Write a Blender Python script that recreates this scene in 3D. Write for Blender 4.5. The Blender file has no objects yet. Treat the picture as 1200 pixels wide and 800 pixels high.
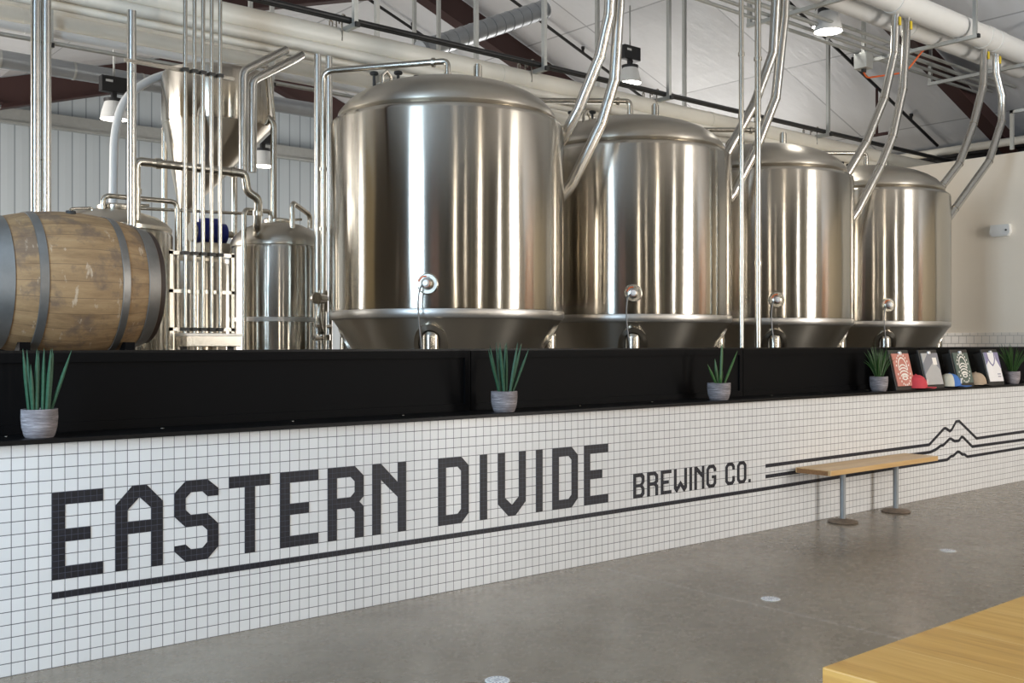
import bpy, bmesh, math, random
from mathutils import Vector, Matrix
random.seed(7)
S = bpy.context.scene
COL = S.collection
PI = math.pi

# ------------------------------------------------------------------ camera, light, exposure
cd = bpy.data.cameras.new('camera'); cam = bpy.data.objects.new('camera', cd); COL.objects.link(cam)
cam.location = (0, -4.8325, 1.4509); cam.rotation_euler = (PI/2, 0, 0.8732 - PI/2)
cd.sensor_width = 36; cd.lens = 36*1198.2/1200; cd.shift_y = 2.84/1200; cd.clip_end = 200; cd.clip_start = .05
S.camera = cam
S.view_settings.view_transform = 'Standard'; S.view_settings.look = 'None'
S.view_settings.gamma = 1; S.view_settings.use_curve_mapping = False
S.view_settings.exposure = 0.6
S.cycles.use_denoising = True
S.cycles.max_bounces = 7; S.cycles.diffuse_bounces = 4; S.cycles.glossy_bounces = 5
S.cycles.sample_clamp_indirect = 6; S.cycles.caustics_reflective = False; S.cycles.caustics_refractive = False
w = bpy.data.worlds.new('world'); S.world = w; w.use_nodes = True
w.node_tree.nodes['Background'].inputs[0].default_value = (.72, .85, 1, 1)
w.node_tree.nodes['Background'].inputs[1].default_value = 1.0

def area(name, loc, rot, sx, sy, rad, color):
    """daylight, or added fill light, entering through one window: radiance rad over sx by sy metres"""
    d = bpy.data.lights.new(name, 'AREA'); d.shape = 'RECTANGLE'; d.size = sx; d.size_y = sy
    d.energy = rad*PI*sx*sy; d.color = color
    o = bpy.data.objects.new(name, d); o.location = loc; o.rotation_euler = rot; COL.objects.link(o); return o
COOL = (.60, .80, 1.0); NEUT = (1.0, .94, .86); WARM = (1.0, .88, .72)
# windows and added fill openings: (wall, along0, along1, z0, z1, radiance, colour)   wall L: X=-3, F: Y=-9
WINS_AND_FILLS = [('L', -3.1, -1.0, .3, 5.2, 11.5, COOL),
        ('F', 9.6, 11.6, .3, 5.3, 14.0, NEUT),
        ('F', 3.35, 3.75, .3, 5.2, 13.0, WARM),
        ('F', -1.5, -1.1, .3, 4.9, 10.0, WARM),
        ('F', 7.0, 7.35, .3, 5.2, 11.0, NEUT),
        ('F', 0.75, .95, .3, 4.9, 8.0, WARM),
        ('L', 6.5, 12.5, .2, 4.8, 6.5, NEUT),  # out of view opening, added to light the brew hall
        ('E', 6.5, 12.5, .2, 3.6, 5.0, NEUT)]  # unseen opening added to brighten the roof and hall
for i, (wl, a, b, z0, z1, rad, c) in enumerate(WINS_AND_FILLS):
    if wl == 'L':
        area('window_or_fill_light', (-2.98-.06, (a+b)/2, (z0+z1)/2), (0, -PI/2, 0), z1-z0, b-a, rad, c)
    elif wl == 'E':
        area('window_or_fill_light', (16.04, (a+b)/2, (z0+z1)/2), (0, PI/2, 0), z1-z0, b-a, rad, c)  # added fill light from the east side
    else:
        area('window_or_fill_light', ((a+b)/2, -9.04, (z0+z1)/2), (PI/2, 0, 0), b-a, z1-z0, rad, c)

# ------------------------------------------------------------------ helpers
def tag(o, label=None, cat=None, group=None, kind=None):
    if label: o['label'] = label
    if cat: o['category'] = cat
    if group: o['group'] = group
    if kind: o['kind'] = kind
    return o
def empty(name, loc, label, cat, group=None, rz=0):
    o = bpy.data.objects.new(name, None); o.empty_display_size = .1
    o.location = loc; o.rotation_euler = (0, 0, rz); COL.objects.link(o)
    return tag(o, label, cat, group)
def copy_tree(o, parent=None):
    c = o.copy(); COL.objects.link(c); c.parent = parent
    for ch in list(o.children): copy_tree(ch, c)
    return c

class MB:
    def __init__(s): s.bm = bmesh.new(); s.slot = 0
    def _f(s, vs, smooth=False):
        try: f = s.bm.faces.new(vs)
        except ValueError: return None
        f.smooth = smooth; f.material_index = s.slot; return f
    def box(s, x0, y0, z0, x1, y1, z1, m=None, bev=0):
        r = bmesh.ops.create_cube(s.bm, size=1.0)
        vs = r['verts']
        for v in vs:
            v.co = Vector((x0+(v.co.x+.5)*(x1-x0), y0+(v.co.y+.5)*(y1-y0), z0+(v.co.z+.5)*(z1-z0)))
        fs = set(f for v in vs for f in v.link_faces)
        for f in fs: f.material_index = s.slot
        if bev:
            es = list(set(e for v in vs for e in v.link_edges))
            rr = bmesh.ops.bevel(s.bm, geom=es, offset=bev, segments=2, affect='EDGES', profile=.5)
            vs = list(set(v for f in rr['faces'] for v in f.verts) | set(v for v in vs if v.is_valid))
            for f in rr['faces']: f.material_index = s.slot
        if m is not None:
            for v in vs: v.co = m @ v.co
        return s
    def prism(s, pts, d, m=None):
        """pts: 2D outline in XZ, extruded along Y over d=(y0,y1)"""
        a = [s.bm.verts.new((x, d[0], z)) for x, z in pts]; b = [s.bm.verts.new((x, d[1], z)) for x, z in pts]
        s._f(a); s._f(b[::-1]); n = len(pts)
        for i in range(n): s._f([a[i], b[i], b[(i+1) % n], a[(i+1) % n]])
        if m is not None:
            for v in a+b: v.co = m @ v.co
        return s
    def tube(s, path, r, n=14, cap=True, rads=None):
        P = [Vector(p) for p in path]; k = len(P); rings = []
        up = None
        for i in range(k):
            if i == 0: t = (P[1]-P[0]).normalized()
            elif i == k-1: t = (P[-1]-P[-2]).normalized()
            else: t = ((P[i]-P[i-1]).normalized()+(P[i+1]-P[i]).normalized()).normalized()
            if up is None:
                up = Vector((0, 0, 1)) if abs(t.z) < .9 else Vector((1, 0, 0))
            u = (up - t*up.dot(t)).normalized(); up = u; v = t.cross(u)
            rr = rads[i] if rads else r
            sc = 1.0
            if 0 < i < k-1:
                c = (P[i]-P[i-1]).normalized().dot(t); sc = 1/max(c, .5)
                ax = ((P[i+1]-P[i]).normalized()-(P[i]-P[i-1]).normalized())
                ax = ax.normalized() if ax.length > 1e-5 else None
            ring = []
            for j in range(n):
                a = 2*PI*j/n; o = u*math.cos(a)+v*math.sin(a)
                if sc > 1.0001 and ax is not None: o = o+ax*(o.dot(ax)*(sc-1))
                ring.append(s.bm.verts.new(P[i]+o*rr))
            rings.append(ring)
        for i in range(k-1):
            for j in range(n): s._f([rings[i][j], rings[i][(j+1) % n], rings[i+1][(j+1) % n], rings[i+1][j]], True)
        if cap: s._f(rings[0][::-1]); s._f(rings[-1])
        return s
    def cyl(s, p0, p1, r, n=20, r2=None): return s.tube([p0, p1], r, n, True, [r, r if r2 is None else r2])
    def lathe(s, prof, n=48, m=None, c=(0, 0, 0)):
        """prof: list of (r,z) bottom to top or top to bottom"""
        rings = []; allv = []
        for r, z in prof:
            if r < 1e-5: ring = [s.bm.verts.new((c[0], c[1], c[2]+z))]
            else: ring = [s.bm.verts.new((c[0]+r*math.cos(2*PI*j/n), c[1]+r*math.sin(2*PI*j/n), c[2]+z)) for j in range(n)]
            rings.append(ring); allv += ring
        for a, b in zip(rings, rings[1:]):
            for j in range(n):
                q = [a[j % len(a)], a[(j+1) % len(a)], b[(j+1) % len(b)], b[j % len(b)]]
                u = []
                for v in q:
                    if v not in u: u.append(v)
                if len(u) > 2: s._f(u, True)
        if m is not None:
            for v in allv: v.co = m @ v.co
        return s
    def sphere(s, c, r, sx=1, sy=1, sz=1, n=14, m=None):
        prof = [(max(0, r*math.sin(PI*i/8)), -r*math.cos(PI*i/8)*sz) for i in range(9)]
        prof[0] = (0, -r*sz); prof[-1] = (0, r*sz)
        return s.lathe(prof, n, m, c)
    def build(s, name, mat, parent=None, sharp=.62):
        bmesh.ops.recalc_face_normals(s.bm, faces=s.bm.faces)
        for e in s.bm.edges:
            if len(e.link_faces) == 2 and e.calc_face_angle(0) > sharp: e.smooth = False
        me = bpy.data.meshes.new(name); s.bm.to_mesh(me); s.bm.free()
        for mm in (mat if isinstance(mat, (list, tuple)) else [mat]): me.materials.append(mm)
        o = bpy.data.objects.new(name, me); COL.objects.link(o)
        if parent: o.parent = parent
        return o
def rounded(path, r, seg=5):
    """round the corners of a polyline"""
    P = [Vector(p) for p in path]; out = [P[0]]
    for i in range(1, len(P)-1):
        a = (P[i-1]-P[i]); b = (P[i+1]-P[i]); d = min(r, a.length*.49, b.length*.49)
        p0 = P[i]+a.normalized()*d; p1 = P[i]+b.normalized()*d
        for k in range(seg+1):
            t = k/seg; out.append(p0*(1-t)**2+P[i]*2*t*(1-t)+p1*t*t)
    out.append(P[-1]); return out
def roofz(x):
    if x >= 8.8: return 7.2-.357*(x-8.8)
    return 7.2-.30*min(8.8-x, 4.4)

# ------------------------------------------------------------------ materials
class NT:
    def __init__(s, name):
        s.m = bpy.data.materials.new(name); s.m.use_nodes = True; s.t = s.m.node_tree; s.b = s.t.nodes['Principled BSDF']
    def n(s, typ, **k):
        o = s.t.nodes.new(typ)
        for a, v in k.items():
            if isinstance(a, str) and hasattr(o, a): setattr(o, a, v)
        return o
    def l(s, a, b): s.t.links.new(a, b)
    def math(s, op, a, b=None, c=None):
        o = s.t.nodes.new('ShaderNodeMath'); o.operation = op
        for i, v in enumerate((a, b, c)):
            if v is None: continue
            if isinstance(v, (int, float)): o.inputs[i].default_value = v
            else: s.l(v, o.inputs[i])
        return o.outputs[0]
    def mix(s, fac, a, b):
        o = s.t.nodes.new('ShaderNodeMix'); o.data_type = 'RGBA'
        for sock, v in ((o.inputs[0], fac), (o.inputs[6], a), (o.inputs[7], b)):
            if isinstance(v, (int, float)): sock.default_value = v
            elif isinstance(v, tuple): sock.default_value = v if len(v) == 4 else (*v, 1)
            else: s.l(v, sock)
        return o.outputs[2]
    def noise(s, scale, detail=3, rough=.5, vec=None, stretch=None):
        o = s.t.nodes.new('ShaderNodeTexNoise'); o.inputs['Scale'].default_value = scale
        o.inputs['Detail'].default_value = detail; o.inputs['Roughness'].default_value = rough
        tc = s.t.nodes.new('ShaderNodeTexCoord'); v = vec or tc.outputs['Object']
        if stretch:
            mp = s.t.nodes.new('ShaderNodeMapping'); mp.inputs['Scale'].default_value = stretch; s.l(v, mp.inputs[0]); v = mp.outputs[0]
        s.l(v, o.inputs['Vector']); return o.outputs['Fac']
    def ramp(s, fac, stops):
        o = s.t.nodes.new('ShaderNodeValToRGB'); s.l(fac, o.inputs[0]); e = o.color_ramp.elements
        while len(e) < len(stops): e.new(.5)
        for i, (p, c) in enumerate(stops): e[i].position = p; e[i].color = (*c, 1) if len(c) == 3 else c
        return o.outputs[0]
    def bump(s, h, strength=.3, dist=.01):
        o = s.t.nodes.new('ShaderNodeBump'); o.inputs['Strength'].default_value = strength; o.inputs['Distance'].default_value = dist
        s.l(h, o.inputs['Height']); s.l(o.outputs[0], s.b.inputs['Normal'])
    def set(s, **k):
        for a, v in k.items():
            sock = s.b.inputs[a.replace('_', ' ')]
            if hasattr(v, 'node'): s.l(v, sock)
            else: sock.default_value = v if not (isinstance(v, tuple) and len(v) == 3) else (*v, 1)
        return s
def simple(name, col, rough=.5, metal=0, var=0.0, vs=8, spec=None, emit=None, es=0, stretch=None):
    t = NT(name)
    if var:
        f = t.noise(vs, 4, .6, stretch=stretch)
        c = t.mix(f, tuple(max(0, x*(1-var)) for x in col), tuple(min(1, x*(1+var)) for x in col)); t.set(Base_Color=c)
    else:
        f = t.noise(30, 2); c = t.mix(f, tuple(x*.97 for x in col), tuple(min(1, x*1.03) for x in col)); t.set(Base_Color=c)
    t.set(Roughness=rough, Metallic=metal)
    if spec is not None: t.set(Specular_IOR_Level=spec)
    if emit: t.set(Emission_Color=emit, Emission_Strength=es)
    return t.m
def steel_brushed(name, col=(.57, .53, .465), rough=.195, aniso=1.0, wob=.16):
    t = NT(name)
    tg = t.n('ShaderNodeTangent'); tg.direction_type = 'RADIAL'; tg.axis = 'Z'
    f = t.noise(1.0, 3, .6, stretch=(6, 6, .25))
    t.set(Base_Color=t.mix(f, tuple(x*.93 for x in col), tuple(min(1, x*1.05) for x in col)), Metallic=1.0,
          Roughness=rough, Anisotropic=aniso, Anisotropic_Rotation=.25)
    t.l(tg.outputs[0], t.b.inputs['Tangent'])
    h = t.noise(1.6, 1.5, .4, stretch=(1, 1, .45)); t.bump(h, wob, .05)
    return t.m
def object_xyz(t):
    tc = t.n('ShaderNodeTexCoord'); sp = t.n('ShaderNodeSeparateXYZ'); t.l(tc.outputs['Object'], sp.inputs[0]); return sp.outputs
X0, P = 1.3618, .056
def tile(name, body, grout, pitch, gw, x0=0., axis='X', shift=False, rough=.25, var=.03, bump=.25):
    t = NT(name); o = object_xyz(t)
    u = o[0] if axis == 'X' else o[1]; v = o[2]
    vv = t.math('DIVIDE', v, pitch); uu = t.math('DIVIDE', t.math('SUBTRACT', u, x0), pitch)
    if shift: uu = t.math('ADD', uu, t.math('MULTIPLY', t.math('MODULO', t.math('FLOOR', vv), 2.), .5))
    def edge(q): return t.math('PINGPONG', q, .5)
    eu = edge(uu) if shift else t.math('MULTIPLY', edge(uu), 1.12)
    e = t.math('MINIMUM', eu, edge(vv))
    g = t.math('LESS_THAN', e, gw)
    cx = t.n('ShaderNodeCombineXYZ'); t.l(t.math('FLOOR', uu), cx.inputs[0]); t.l(t.math('FLOOR', vv), cx.inputs[1])
    wn = t.n('ShaderNodeTexWhiteNoise'); t.l(cx.outputs[0], wn.inputs[0])
    c = t.mix(wn.outputs[0], tuple(x*(1-var) for x in body), tuple(min(1, x*(1+var)) for x in body))
    t.set(Base_Color=t.mix(g, c, grout), Roughness=t.math('ADD', rough, t.math('MULTIPLY', g, .5)))
    t.bump(t.math('MINIMUM', e, gw*1.8), bump, pitch*.8)
    return t.m

M = {}
M['white_tile'] = tile('white square mosaic tile', (.71, .71, .71), (.09, .09, .10), P, .032, X0, rough=.22)
M['dark_tile'] = tile('charcoal mosaic tile', (.013, .013, .018), (.06, .065, .09), P/2, .035, X0, rough=.4, var=.2)
M['dark_tile'].node_tree.nodes['Principled BSDF'].inputs['Specular IOR Level'].default_value = .3
M['far_tile'] = tile('cream running bond tile', (.80, .74, .66), (.45, .42, .38), .104, .03, 0, axis='Y', shift=True)
M['black_steel'] = simple('black painted steel', (.0028, .0028, .0032), .55, 0, .15, 4, spec=.07)
M['black_ledge'] = simple('black ledge steel', (.004, .004, .0045), .38, 0, .15, 4, spec=.15)
M['steel'] = steel_brushed('brushed tank steel')
M['steel_dome'] = steel_brushed('brushed dome steel', rough=.32, aniso=.5, wob=.03)
M['steel_band'] = steel_brushed('matte steel weld band', (.60, .58, .55), .42, .3, .05)
M['cone_steel'] = steel_brushed('brushed cone steel', (.60, .56, .49), .28, .9, .10)
M['pipe_steel'] = simple('polished pipe steel', (.52, .49, .43), .24, 1, .08, 6)
M['jacket'] = simple('aluminium pipe jacketing', (.56, .545, .51), .27, 1, .08, 14)
M['galv'] = simple('galvanised strut', (.50, .51, .49), .5, .75, .12, 12)
M['cream_pipe'] = simple('cream pvc pipe jacket', (.76, .72, .63), .4, 0, .05, 5)
M['white_pipe'] = simple('white pvc pipe jacket', (.82, .82, .80), .35, 0, .03, 5)
M['black_pipe'] = simple('black iron pipe', (.012, .012, .013), .5)
M['duct'] = simple('grey spiral duct', (.34, .36, .38), .4, .6, .1, 6)
M['plaster'] = simple('cream painted plaster', (.88, .80, .68), .8, 0, .03, 2)
M['taproom_wall'] = simple('tan taproom wall', (.085, .068, .048), .85, 0, .5, .9)
M['red_steel'] = simple('oxide red painted steel', (.040, .014, .012), .65, 0, .15, 3)
M['dark_gap'] = simple('dark steel purlin', (.03, .03, .032), .6)
M['lamp_white'] = simple('white enamel reflector', (.75, .75, .73), .4)
M['lamp_glow'] = simple('glowing lamp lens', (.9, .9, .88), .5, emit=(1, .96, .88, 1), es=14)
M['blue_motor'] = simple('blue enamel', (.012, .022, .20), .35)
M['orange'] = simple('orange plastic', (.75, .13, .02), .45)
M['wire'] = simple('grey braided cable', (.22, .21, .20), .5, .3)
M['rubber'] = simple('black rubber', (.02, .02, .02), .6)
M['pot'] = None
M['white_clip'] = simple('white metal clip', (.80, .80, .80), .3, .3)
M['board'] = simple('dark bronze board', (.022, .020, .017), .5)
M['soil'] = simple('dark potting soil', (.03, .022, .015), .95, 0, .5, 60)

def corrugated():
    t = NT('ribbed grey metal siding'); o = object_xyz(t)
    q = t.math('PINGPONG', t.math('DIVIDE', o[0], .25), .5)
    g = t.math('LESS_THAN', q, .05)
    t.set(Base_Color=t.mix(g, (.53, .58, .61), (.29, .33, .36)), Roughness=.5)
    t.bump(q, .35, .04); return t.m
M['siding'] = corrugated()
def insulation():
    t = NT('white foil faced roof insulation'); o = object_xyz(t)
    qx = t.math('PINGPONG', t.math('DIVIDE', t.math('SUBTRACT', o[0], 13.19), 2.1), .5)
    qy = t.math('PINGPONG', t.math('DIVIDE', t.math('SUBTRACT', o[1], 4.42), 2.18), .5)
    g = t.math('MAXIMUM', t.math('LESS_THAN', qx, .006), t.math('LESS_THAN', qy, .006))
    f = t.noise(1.6, 4, .6, stretch=(1, 2.5, 1))
    t.set(Base_Color=t.mix(g, t.mix(f, (.66, .67, .69), (.76, .77, .79)), (.42, .43, .45)), Roughness=.42, Specular_IOR_Level=.5)
    h = t.noise(2.2, 3, .55, stretch=(1, 3, 1))
    hh = t.math('ADD', t.math('MULTIPLY', h, .6), t.math('MINIMUM', t.math('MULTIPLY', t.math('MINIMUM', qx, qy), 3.), .5))
    t.bump(hh, .16, .12); return t.m
M['roof'] = insulation()
def concrete():
    t = NT('polished concrete'); o = object_xyz(t)
    a = t.noise(.75, 6, .6); b = t.noise(9, 5, .65); c = t.noise(120, 2, .6)
    col = t.ramp(a, [(.28, (.145, .113, .08)), (.5, (.215, .175, .127)), (.72, (.29, .245, .188))])
    col = t.mix(t.math('MULTIPLY', b, .35), col, (.15, .13, .11))
    col = t.mix(t.math('MULTIPLY', t.math('GREATER_THAN', c, .62), .25), col, (.36, .34, .31))
    j = t.math('LESS_THAN', t.math('ABSOLUTE', t.math('SUBTRACT', o[0], 4.70)), .0045)
    k = t.math('LESS_THAN', o[1], -.18)
    col = t.mix(t.math('MULTIPLY', t.math('MULTIPLY', j, k), .8), col, (.48, .46, .43))
    t.set(Base_Color=col, Roughness=t.math('ADD', .16, t.math('MULTIPLY', b, .22)), Specular_IOR_Level=.5)
    t.bump(b, .03, .01); return t.m
M['floor'] = concrete()
def wood(name, c0, c1, c2, axis='Y', plank=.25, off=0., scale=1., line=.012, rough=.32, gl=(.55, .36, .14)):
    t = NT(name); o = object_xyz(t)
    u = o[0] if axis == 'Y' else o[1]
    q = t.math('DIVIDE', t.math('SUBTRACT', u, off), plank); idx = t.math('FLOOR', q)
    tc = t.n('ShaderNodeTexCoord'); mp = t.n('ShaderNodeMapping')
    st = (9*scale, .55*scale, 9*scale) if axis == 'Y' else (.55*scale, 9*scale, 9*scale)
    mp.inputs['Scale'].default_value = st; t.l(tc.outputs['Object'], mp.inputs[0])
    cx = t.n('ShaderNodeCombineXYZ'); t.l(t.math('MULTIPLY', idx, 7.3), cx.inputs[0]); t.l(t.math('MULTIPLY', idx, 3.1), cx.inputs[1])
    va = t.n('ShaderNodeVectorMath'); va.operation = 'ADD'; t.l(mp.outputs[0], va.inputs[0]); t.l(cx.outputs[0], va.inputs[1])
    f = t.noise(1.6, 5, .6, vec=va.outputs[0])
    col = t.ramp(f, [(.3, c0), (.5, c1), (.72, c2)])
    wn = t.n('ShaderNodeTexWhiteNoise'); wn.noise_dimensions = '1D'; t.l(idx, wn.inputs['W'])
    col = t.mix(t.math('MULTIPLY', wn.outputs[0], .3), col, c2)
    col = t.mix(t.math('LESS_THAN', t.math('PINGPONG', q, .5), line), col, gl)
    t.set(Base_Color=col, Roughness=rough); return t.m
M['table_wood'] = wood('yellow pine table top', (.44, .20, .035), (.62, .33, .07), (.74, .45, .13), 'Y', .25, 2.19, scale=1.9, line=.005, gl=(.80, .56, .24), rough=.42)
M['bench_wood'] = wood('oak bench plank', (.42, .24, .09), (.56, .35, .15), (.66, .45, .22), 'X', .5, -.5, 1.2, line=0)
def barrel_wood():
    t = NT('weathered oak staves'); tc = t.n('ShaderNodeTexCoord'); o = object_xyz(t)
    ang = t.math('ARCTAN2', o[1], o[2]); q = t.math('MULTIPLY', ang, 28/(2*PI)); idx = t.math('FLOOR', q)
    f = t.noise(2.2, 6, .65, stretch=(1.5, 9, 9)); b = t.noise(5.5, 5, .7); c = t.noise(9, 4, .6, stretch=(2.5, 1, 1))
    wn = t.n('ShaderNodeTexWhiteNoise'); wn.noise_dimensions = '1D'; t.l(idx, wn.inputs['W'])
    col = t.ramp(f, [(.3, (.17, .10, .048)), (.55, (.31, .20, .10)), (.8, (.42, .29, .155))])
    col = t.mix(t.math('MULTIPLY', wn.outputs[0], .35), col, (.34, .21, .10))
    col = t.mix(t.math('MULTIPLY', t.math('LESS_THAN', t.math('PINGPONG', q, .5), .02), .6), col, (.09, .05, .03))
    st = t.ramp(b, [(.50, (0, 0, 0)), (.62, (1, 1, 1))]); col = t.mix(t.math('MULTIPLY', st, .7), col, (.12, .085, .065))
    st2 = t.ramp(c, [(.62, (0, 0, 0)), (.7, (1, 1, 1))]); col = t.mix(t.math('MULTIPLY', st2, .5), col, (.62, .52, .40))
    t.set(Base_Color=col, Roughness=.65); t.bump(f, .2, .01); return t.m
M['barrel_wood'] = barrel_wood()
M['hoop'] = simple('galvanised hoop', (.24, .235, .225), .45, .8, .25, 10)
M['chime'] = simple('dark charred barrel rim', (.035, .02, .014), .6, 0, .4, 10)
def potmat():
    t = NT('etched grey ceramic'); f = t.noise(6, 6, .7, stretch=(1.5, 1.5, 16))
    t.set(Base_Color=t.ramp(f, [(.35, (.12, .105, .11)), (.55, (.26, .235, .245)), (.7, (.49, .455, .46))]), Roughness=.8)
    t.bump(f, .5, .01); return t.m
M['pot'] = potmat()
def leafmat(name, a, b, band=60):
    t = NT(name); f = t.noise(band, 3, .6, stretch=(.4, .4, 1)); t.set(Base_Color=t.mix(f, a, b), Roughness=.45); return t.m
M['snake_leaf'] = leafmat('banded green leaf', (.010, .045, .026), (.035, .12, .06))
M['aloe_leaf'] = leafmat('aloe green leaf', (.015, .065, .015), (.055, .15, .035))
M['grass_leaf'] = leafmat('fine grass leaf', (.010, .04, .007), (.04, .11, .018))

def struct(o): o['kind'] = 'structure'; return o

# ------------------------------------------------------------------ room shell
struct(MB().box(-3.2, -9.2, -.12, 16.4, 15.4, 0).build('floor', M['floor']))
m = MB(); pr = [(-3.4, roofz(-3.4)), (4.4, roofz(4.4)), (8.8, 7.2), (16.5, roofz(16.5)), (16.5, roofz(16.5)+.14), (8.8, 7.36), (4.4, roofz(4.4)+.14), (-3.4, roofz(4.4)+.14)]
m.prism(pr, (-9.3, 15.5)); struct(m.build('ceiling', M['roof']))
# back gable wall of ribbed siding
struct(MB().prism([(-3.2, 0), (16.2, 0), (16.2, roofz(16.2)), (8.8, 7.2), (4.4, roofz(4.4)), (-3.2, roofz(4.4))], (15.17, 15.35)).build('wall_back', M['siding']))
def wall_openings(name, mat, wl, a0, a1, top, ops):
    m = MB(); ops = sorted(ops)
    def bx(p, q, z0, z1):
        if q-p < 1e-4 or z1-z0 < 1e-4: return
        if wl == 'L': m.box(-3.2, p, z0, -3.0, q, z1)
        else: m.box(p, -9.2, z0, q, -9.0, z1)
    c = a0
    for (a, b, z0, z1) in ops:
        bx(c, a, 0, top); bx(a, b, 0, z0); bx(a, b, z1, top); c = b
    bx(c, a1, 0, top); return m
m = wall_openings('wall_left', None, 'L', -9.2, 15.2, roofz(0), [(a, b, z0, z1) for wl, a, b, z0, z1, *_ in WINS_AND_FILLS if wl == 'L'])
struct(m.build('wall_left', M['taproom_wall']))
m = wall_openings('wall_front', None, 'F', -3.2, 13.6, 5.45, [(a, b, z0, z1) for wl, a, b, z0, z1, *_ in WINS_AND_FILLS if wl == 'F'])
m.prism([(-3.2, 5.45), (13.6, 5.45), (8.8, 7.19), (4.4, roofz(4.4)-.01), (-3.2, roofz(4.4)-.01)], (-9.2, -9.0))
struct(m.build('wall_front', M['taproom_wall']))
for i, (wl, a, b, z0, z1, rad, c) in enumerate(WINS_AND_FILLS):
    m = MB(); k = max(1, round((b-a)/1.1)); fr = .045
    us = [a+(b-a)*j/k for j in range(k+1)]; zs = [z0, z0+(z1-z0)*.45, z1]
    for u in us:
        if wl == 'E': m.box(15.93, u-fr, z0, 16.0, u+fr, z1)
        elif wl == 'L': m.box(-3.0, u-fr, z0, -2.93, u+fr, z1)
        else: m.box(u-fr, -9.0, z0, u+fr, -8.93, z1)
    for z in zs:
        if wl == 'E': m.box(15.93, a, z-fr, 16.0, b, z+fr)
        elif wl == 'L': m.box(-3.0, a, z-fr, -2.93, b, z+fr)
        else: m.box(a, -9.0, z-fr, b, -8.93, z+fr)
    struct(m.build('window_or_fill_%d' % (i+1), M['black_steel']))  # frames, also for the two added fill openings
# cream right wall with tiled wainscot, eave wall beyond it
struct(MB().box(13.5, -9.2, 1.6, 13.62, 6.5, 3.93).build('wall_right', M['plaster']))
struct(MB().box(13.488, -9.0, 0, 13.61, 6.5, 1.6).build('trim_1', M['far_tile']))
struct(MB().box(16.0, -9.2, 0, 16.18, 6.5, 4.62).box(16.0, 12.5, 0, 16.18, 15.3, 4.62).box(16.0, 6.5, 3.6, 16.18, 12.5, 4.62).box(16.0, 6.5, 0, 16.18, 12.5, .2).build('wall_east', M['dark_gap']))
# eave strut beam and rafters
struct(MB().box(15.86, -9, 4.44, 15.98, 15.1, 4.60).build('trim_2', M['dark_gap']))
ri = 3
for Y in (-3.1, 2.22, 8.0, 13.6):
    m = MB()
    for (xa, xb) in ((4.4, 8.8), (8.8, 15.95)):
        za, zb = roofz(xa)-.02, roofz(xb)-.02; dp = {2.22: .30, 13.6: .5}.get(Y, .42)
        pts = [(xa, za), (xb, zb), (xb, zb-dp), (xa, za-dp)]
        m.prism(pts, (Y-.012, Y+.012))
        m.prism([(xa, za-dp), (xb, zb-dp), (xb, zb-dp-.02), (xa, za-dp-.02)], (Y-.11, Y+.11))
    m.box(-3.0, Y-.012, roofz(0)-.44, 4.4, Y+.012, roofz(0)-.02); m.box(-3.0, Y-.11, roofz(0)-.46, 4.4, Y+.11, roofz(0)-.44)
    struct(m.build('trim_%d' % ri, M['red_steel'])); ri += 1
# girt along the back wall
struct(MB().box(-3, 14.9, 5.42, 16, 15.17, 5.66).box(-3, 14.84, 5.38, 16, 14.9, 5.42).build('trim_%d' % ri, M['galv']))
struct(MB().box(-3.0, -6.1, 0, -2.94, -4.3, 3.2).build('rose_reflector', wood('rose slats for tank reflections', (.50, .27, .24), (.58, .33, .30), (.64, .40, .36), 'X', .45, 0, 1., line=.14, gl=(.05, .04, .05), rough=.6)))  # unseen slats shaped to put pink and dark streaks in the tanks
struct(MB().box(13.40, -8.2, 0, 13.47, -5.2, 3.4).build('trim_20', wood('timber toned slats for tank reflections', (.20, .08, .03), (.33, .14, .05), (.45, .22, .08), 'X', .12, 0, 1., line=.12, gl=(.03, .02, .015))))  # unseen slats added for the orange-brown stripes reflected in the tanks
struct(MB().box(-3.0, 4.0, 0, -2.95, 6.4, 5.4).build('trim_21', simple('ochre panel for tank reflections', (.50, .40, .22), .7, 0, .15, 2)))  # unseen panel added so the tanks pick up tan bands
struct(MB().box(7.7, -9.0, 0, 9.3, -8.95, 5.3).box(4.6, -9.0, 0, 5.1, -8.95, 5.3).box(1.9, -9.0, 0, 2.2, -8.95, 5.3).build('trim_22', simple('sage and tan panels for tank reflections', (.33, .31, .21), .7, 0, .2, 2)))  # unseen panels added for warm and green tones in tank reflections
struct(MB().box(13.42, -4.9, 0, 13.48, -1.2, 3.85).build('trim_23', simple('tan panel for tank reflections', (.50, .41, .28), .75, 0, .15, 1.5)))  # unseen tan panel, put in to warm what the tanks mirror
struct(MB().box(12.0, -9.0, 0, 13.4, -8.93, 4.6).build('trim_24', M['cream_pipe']))
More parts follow.
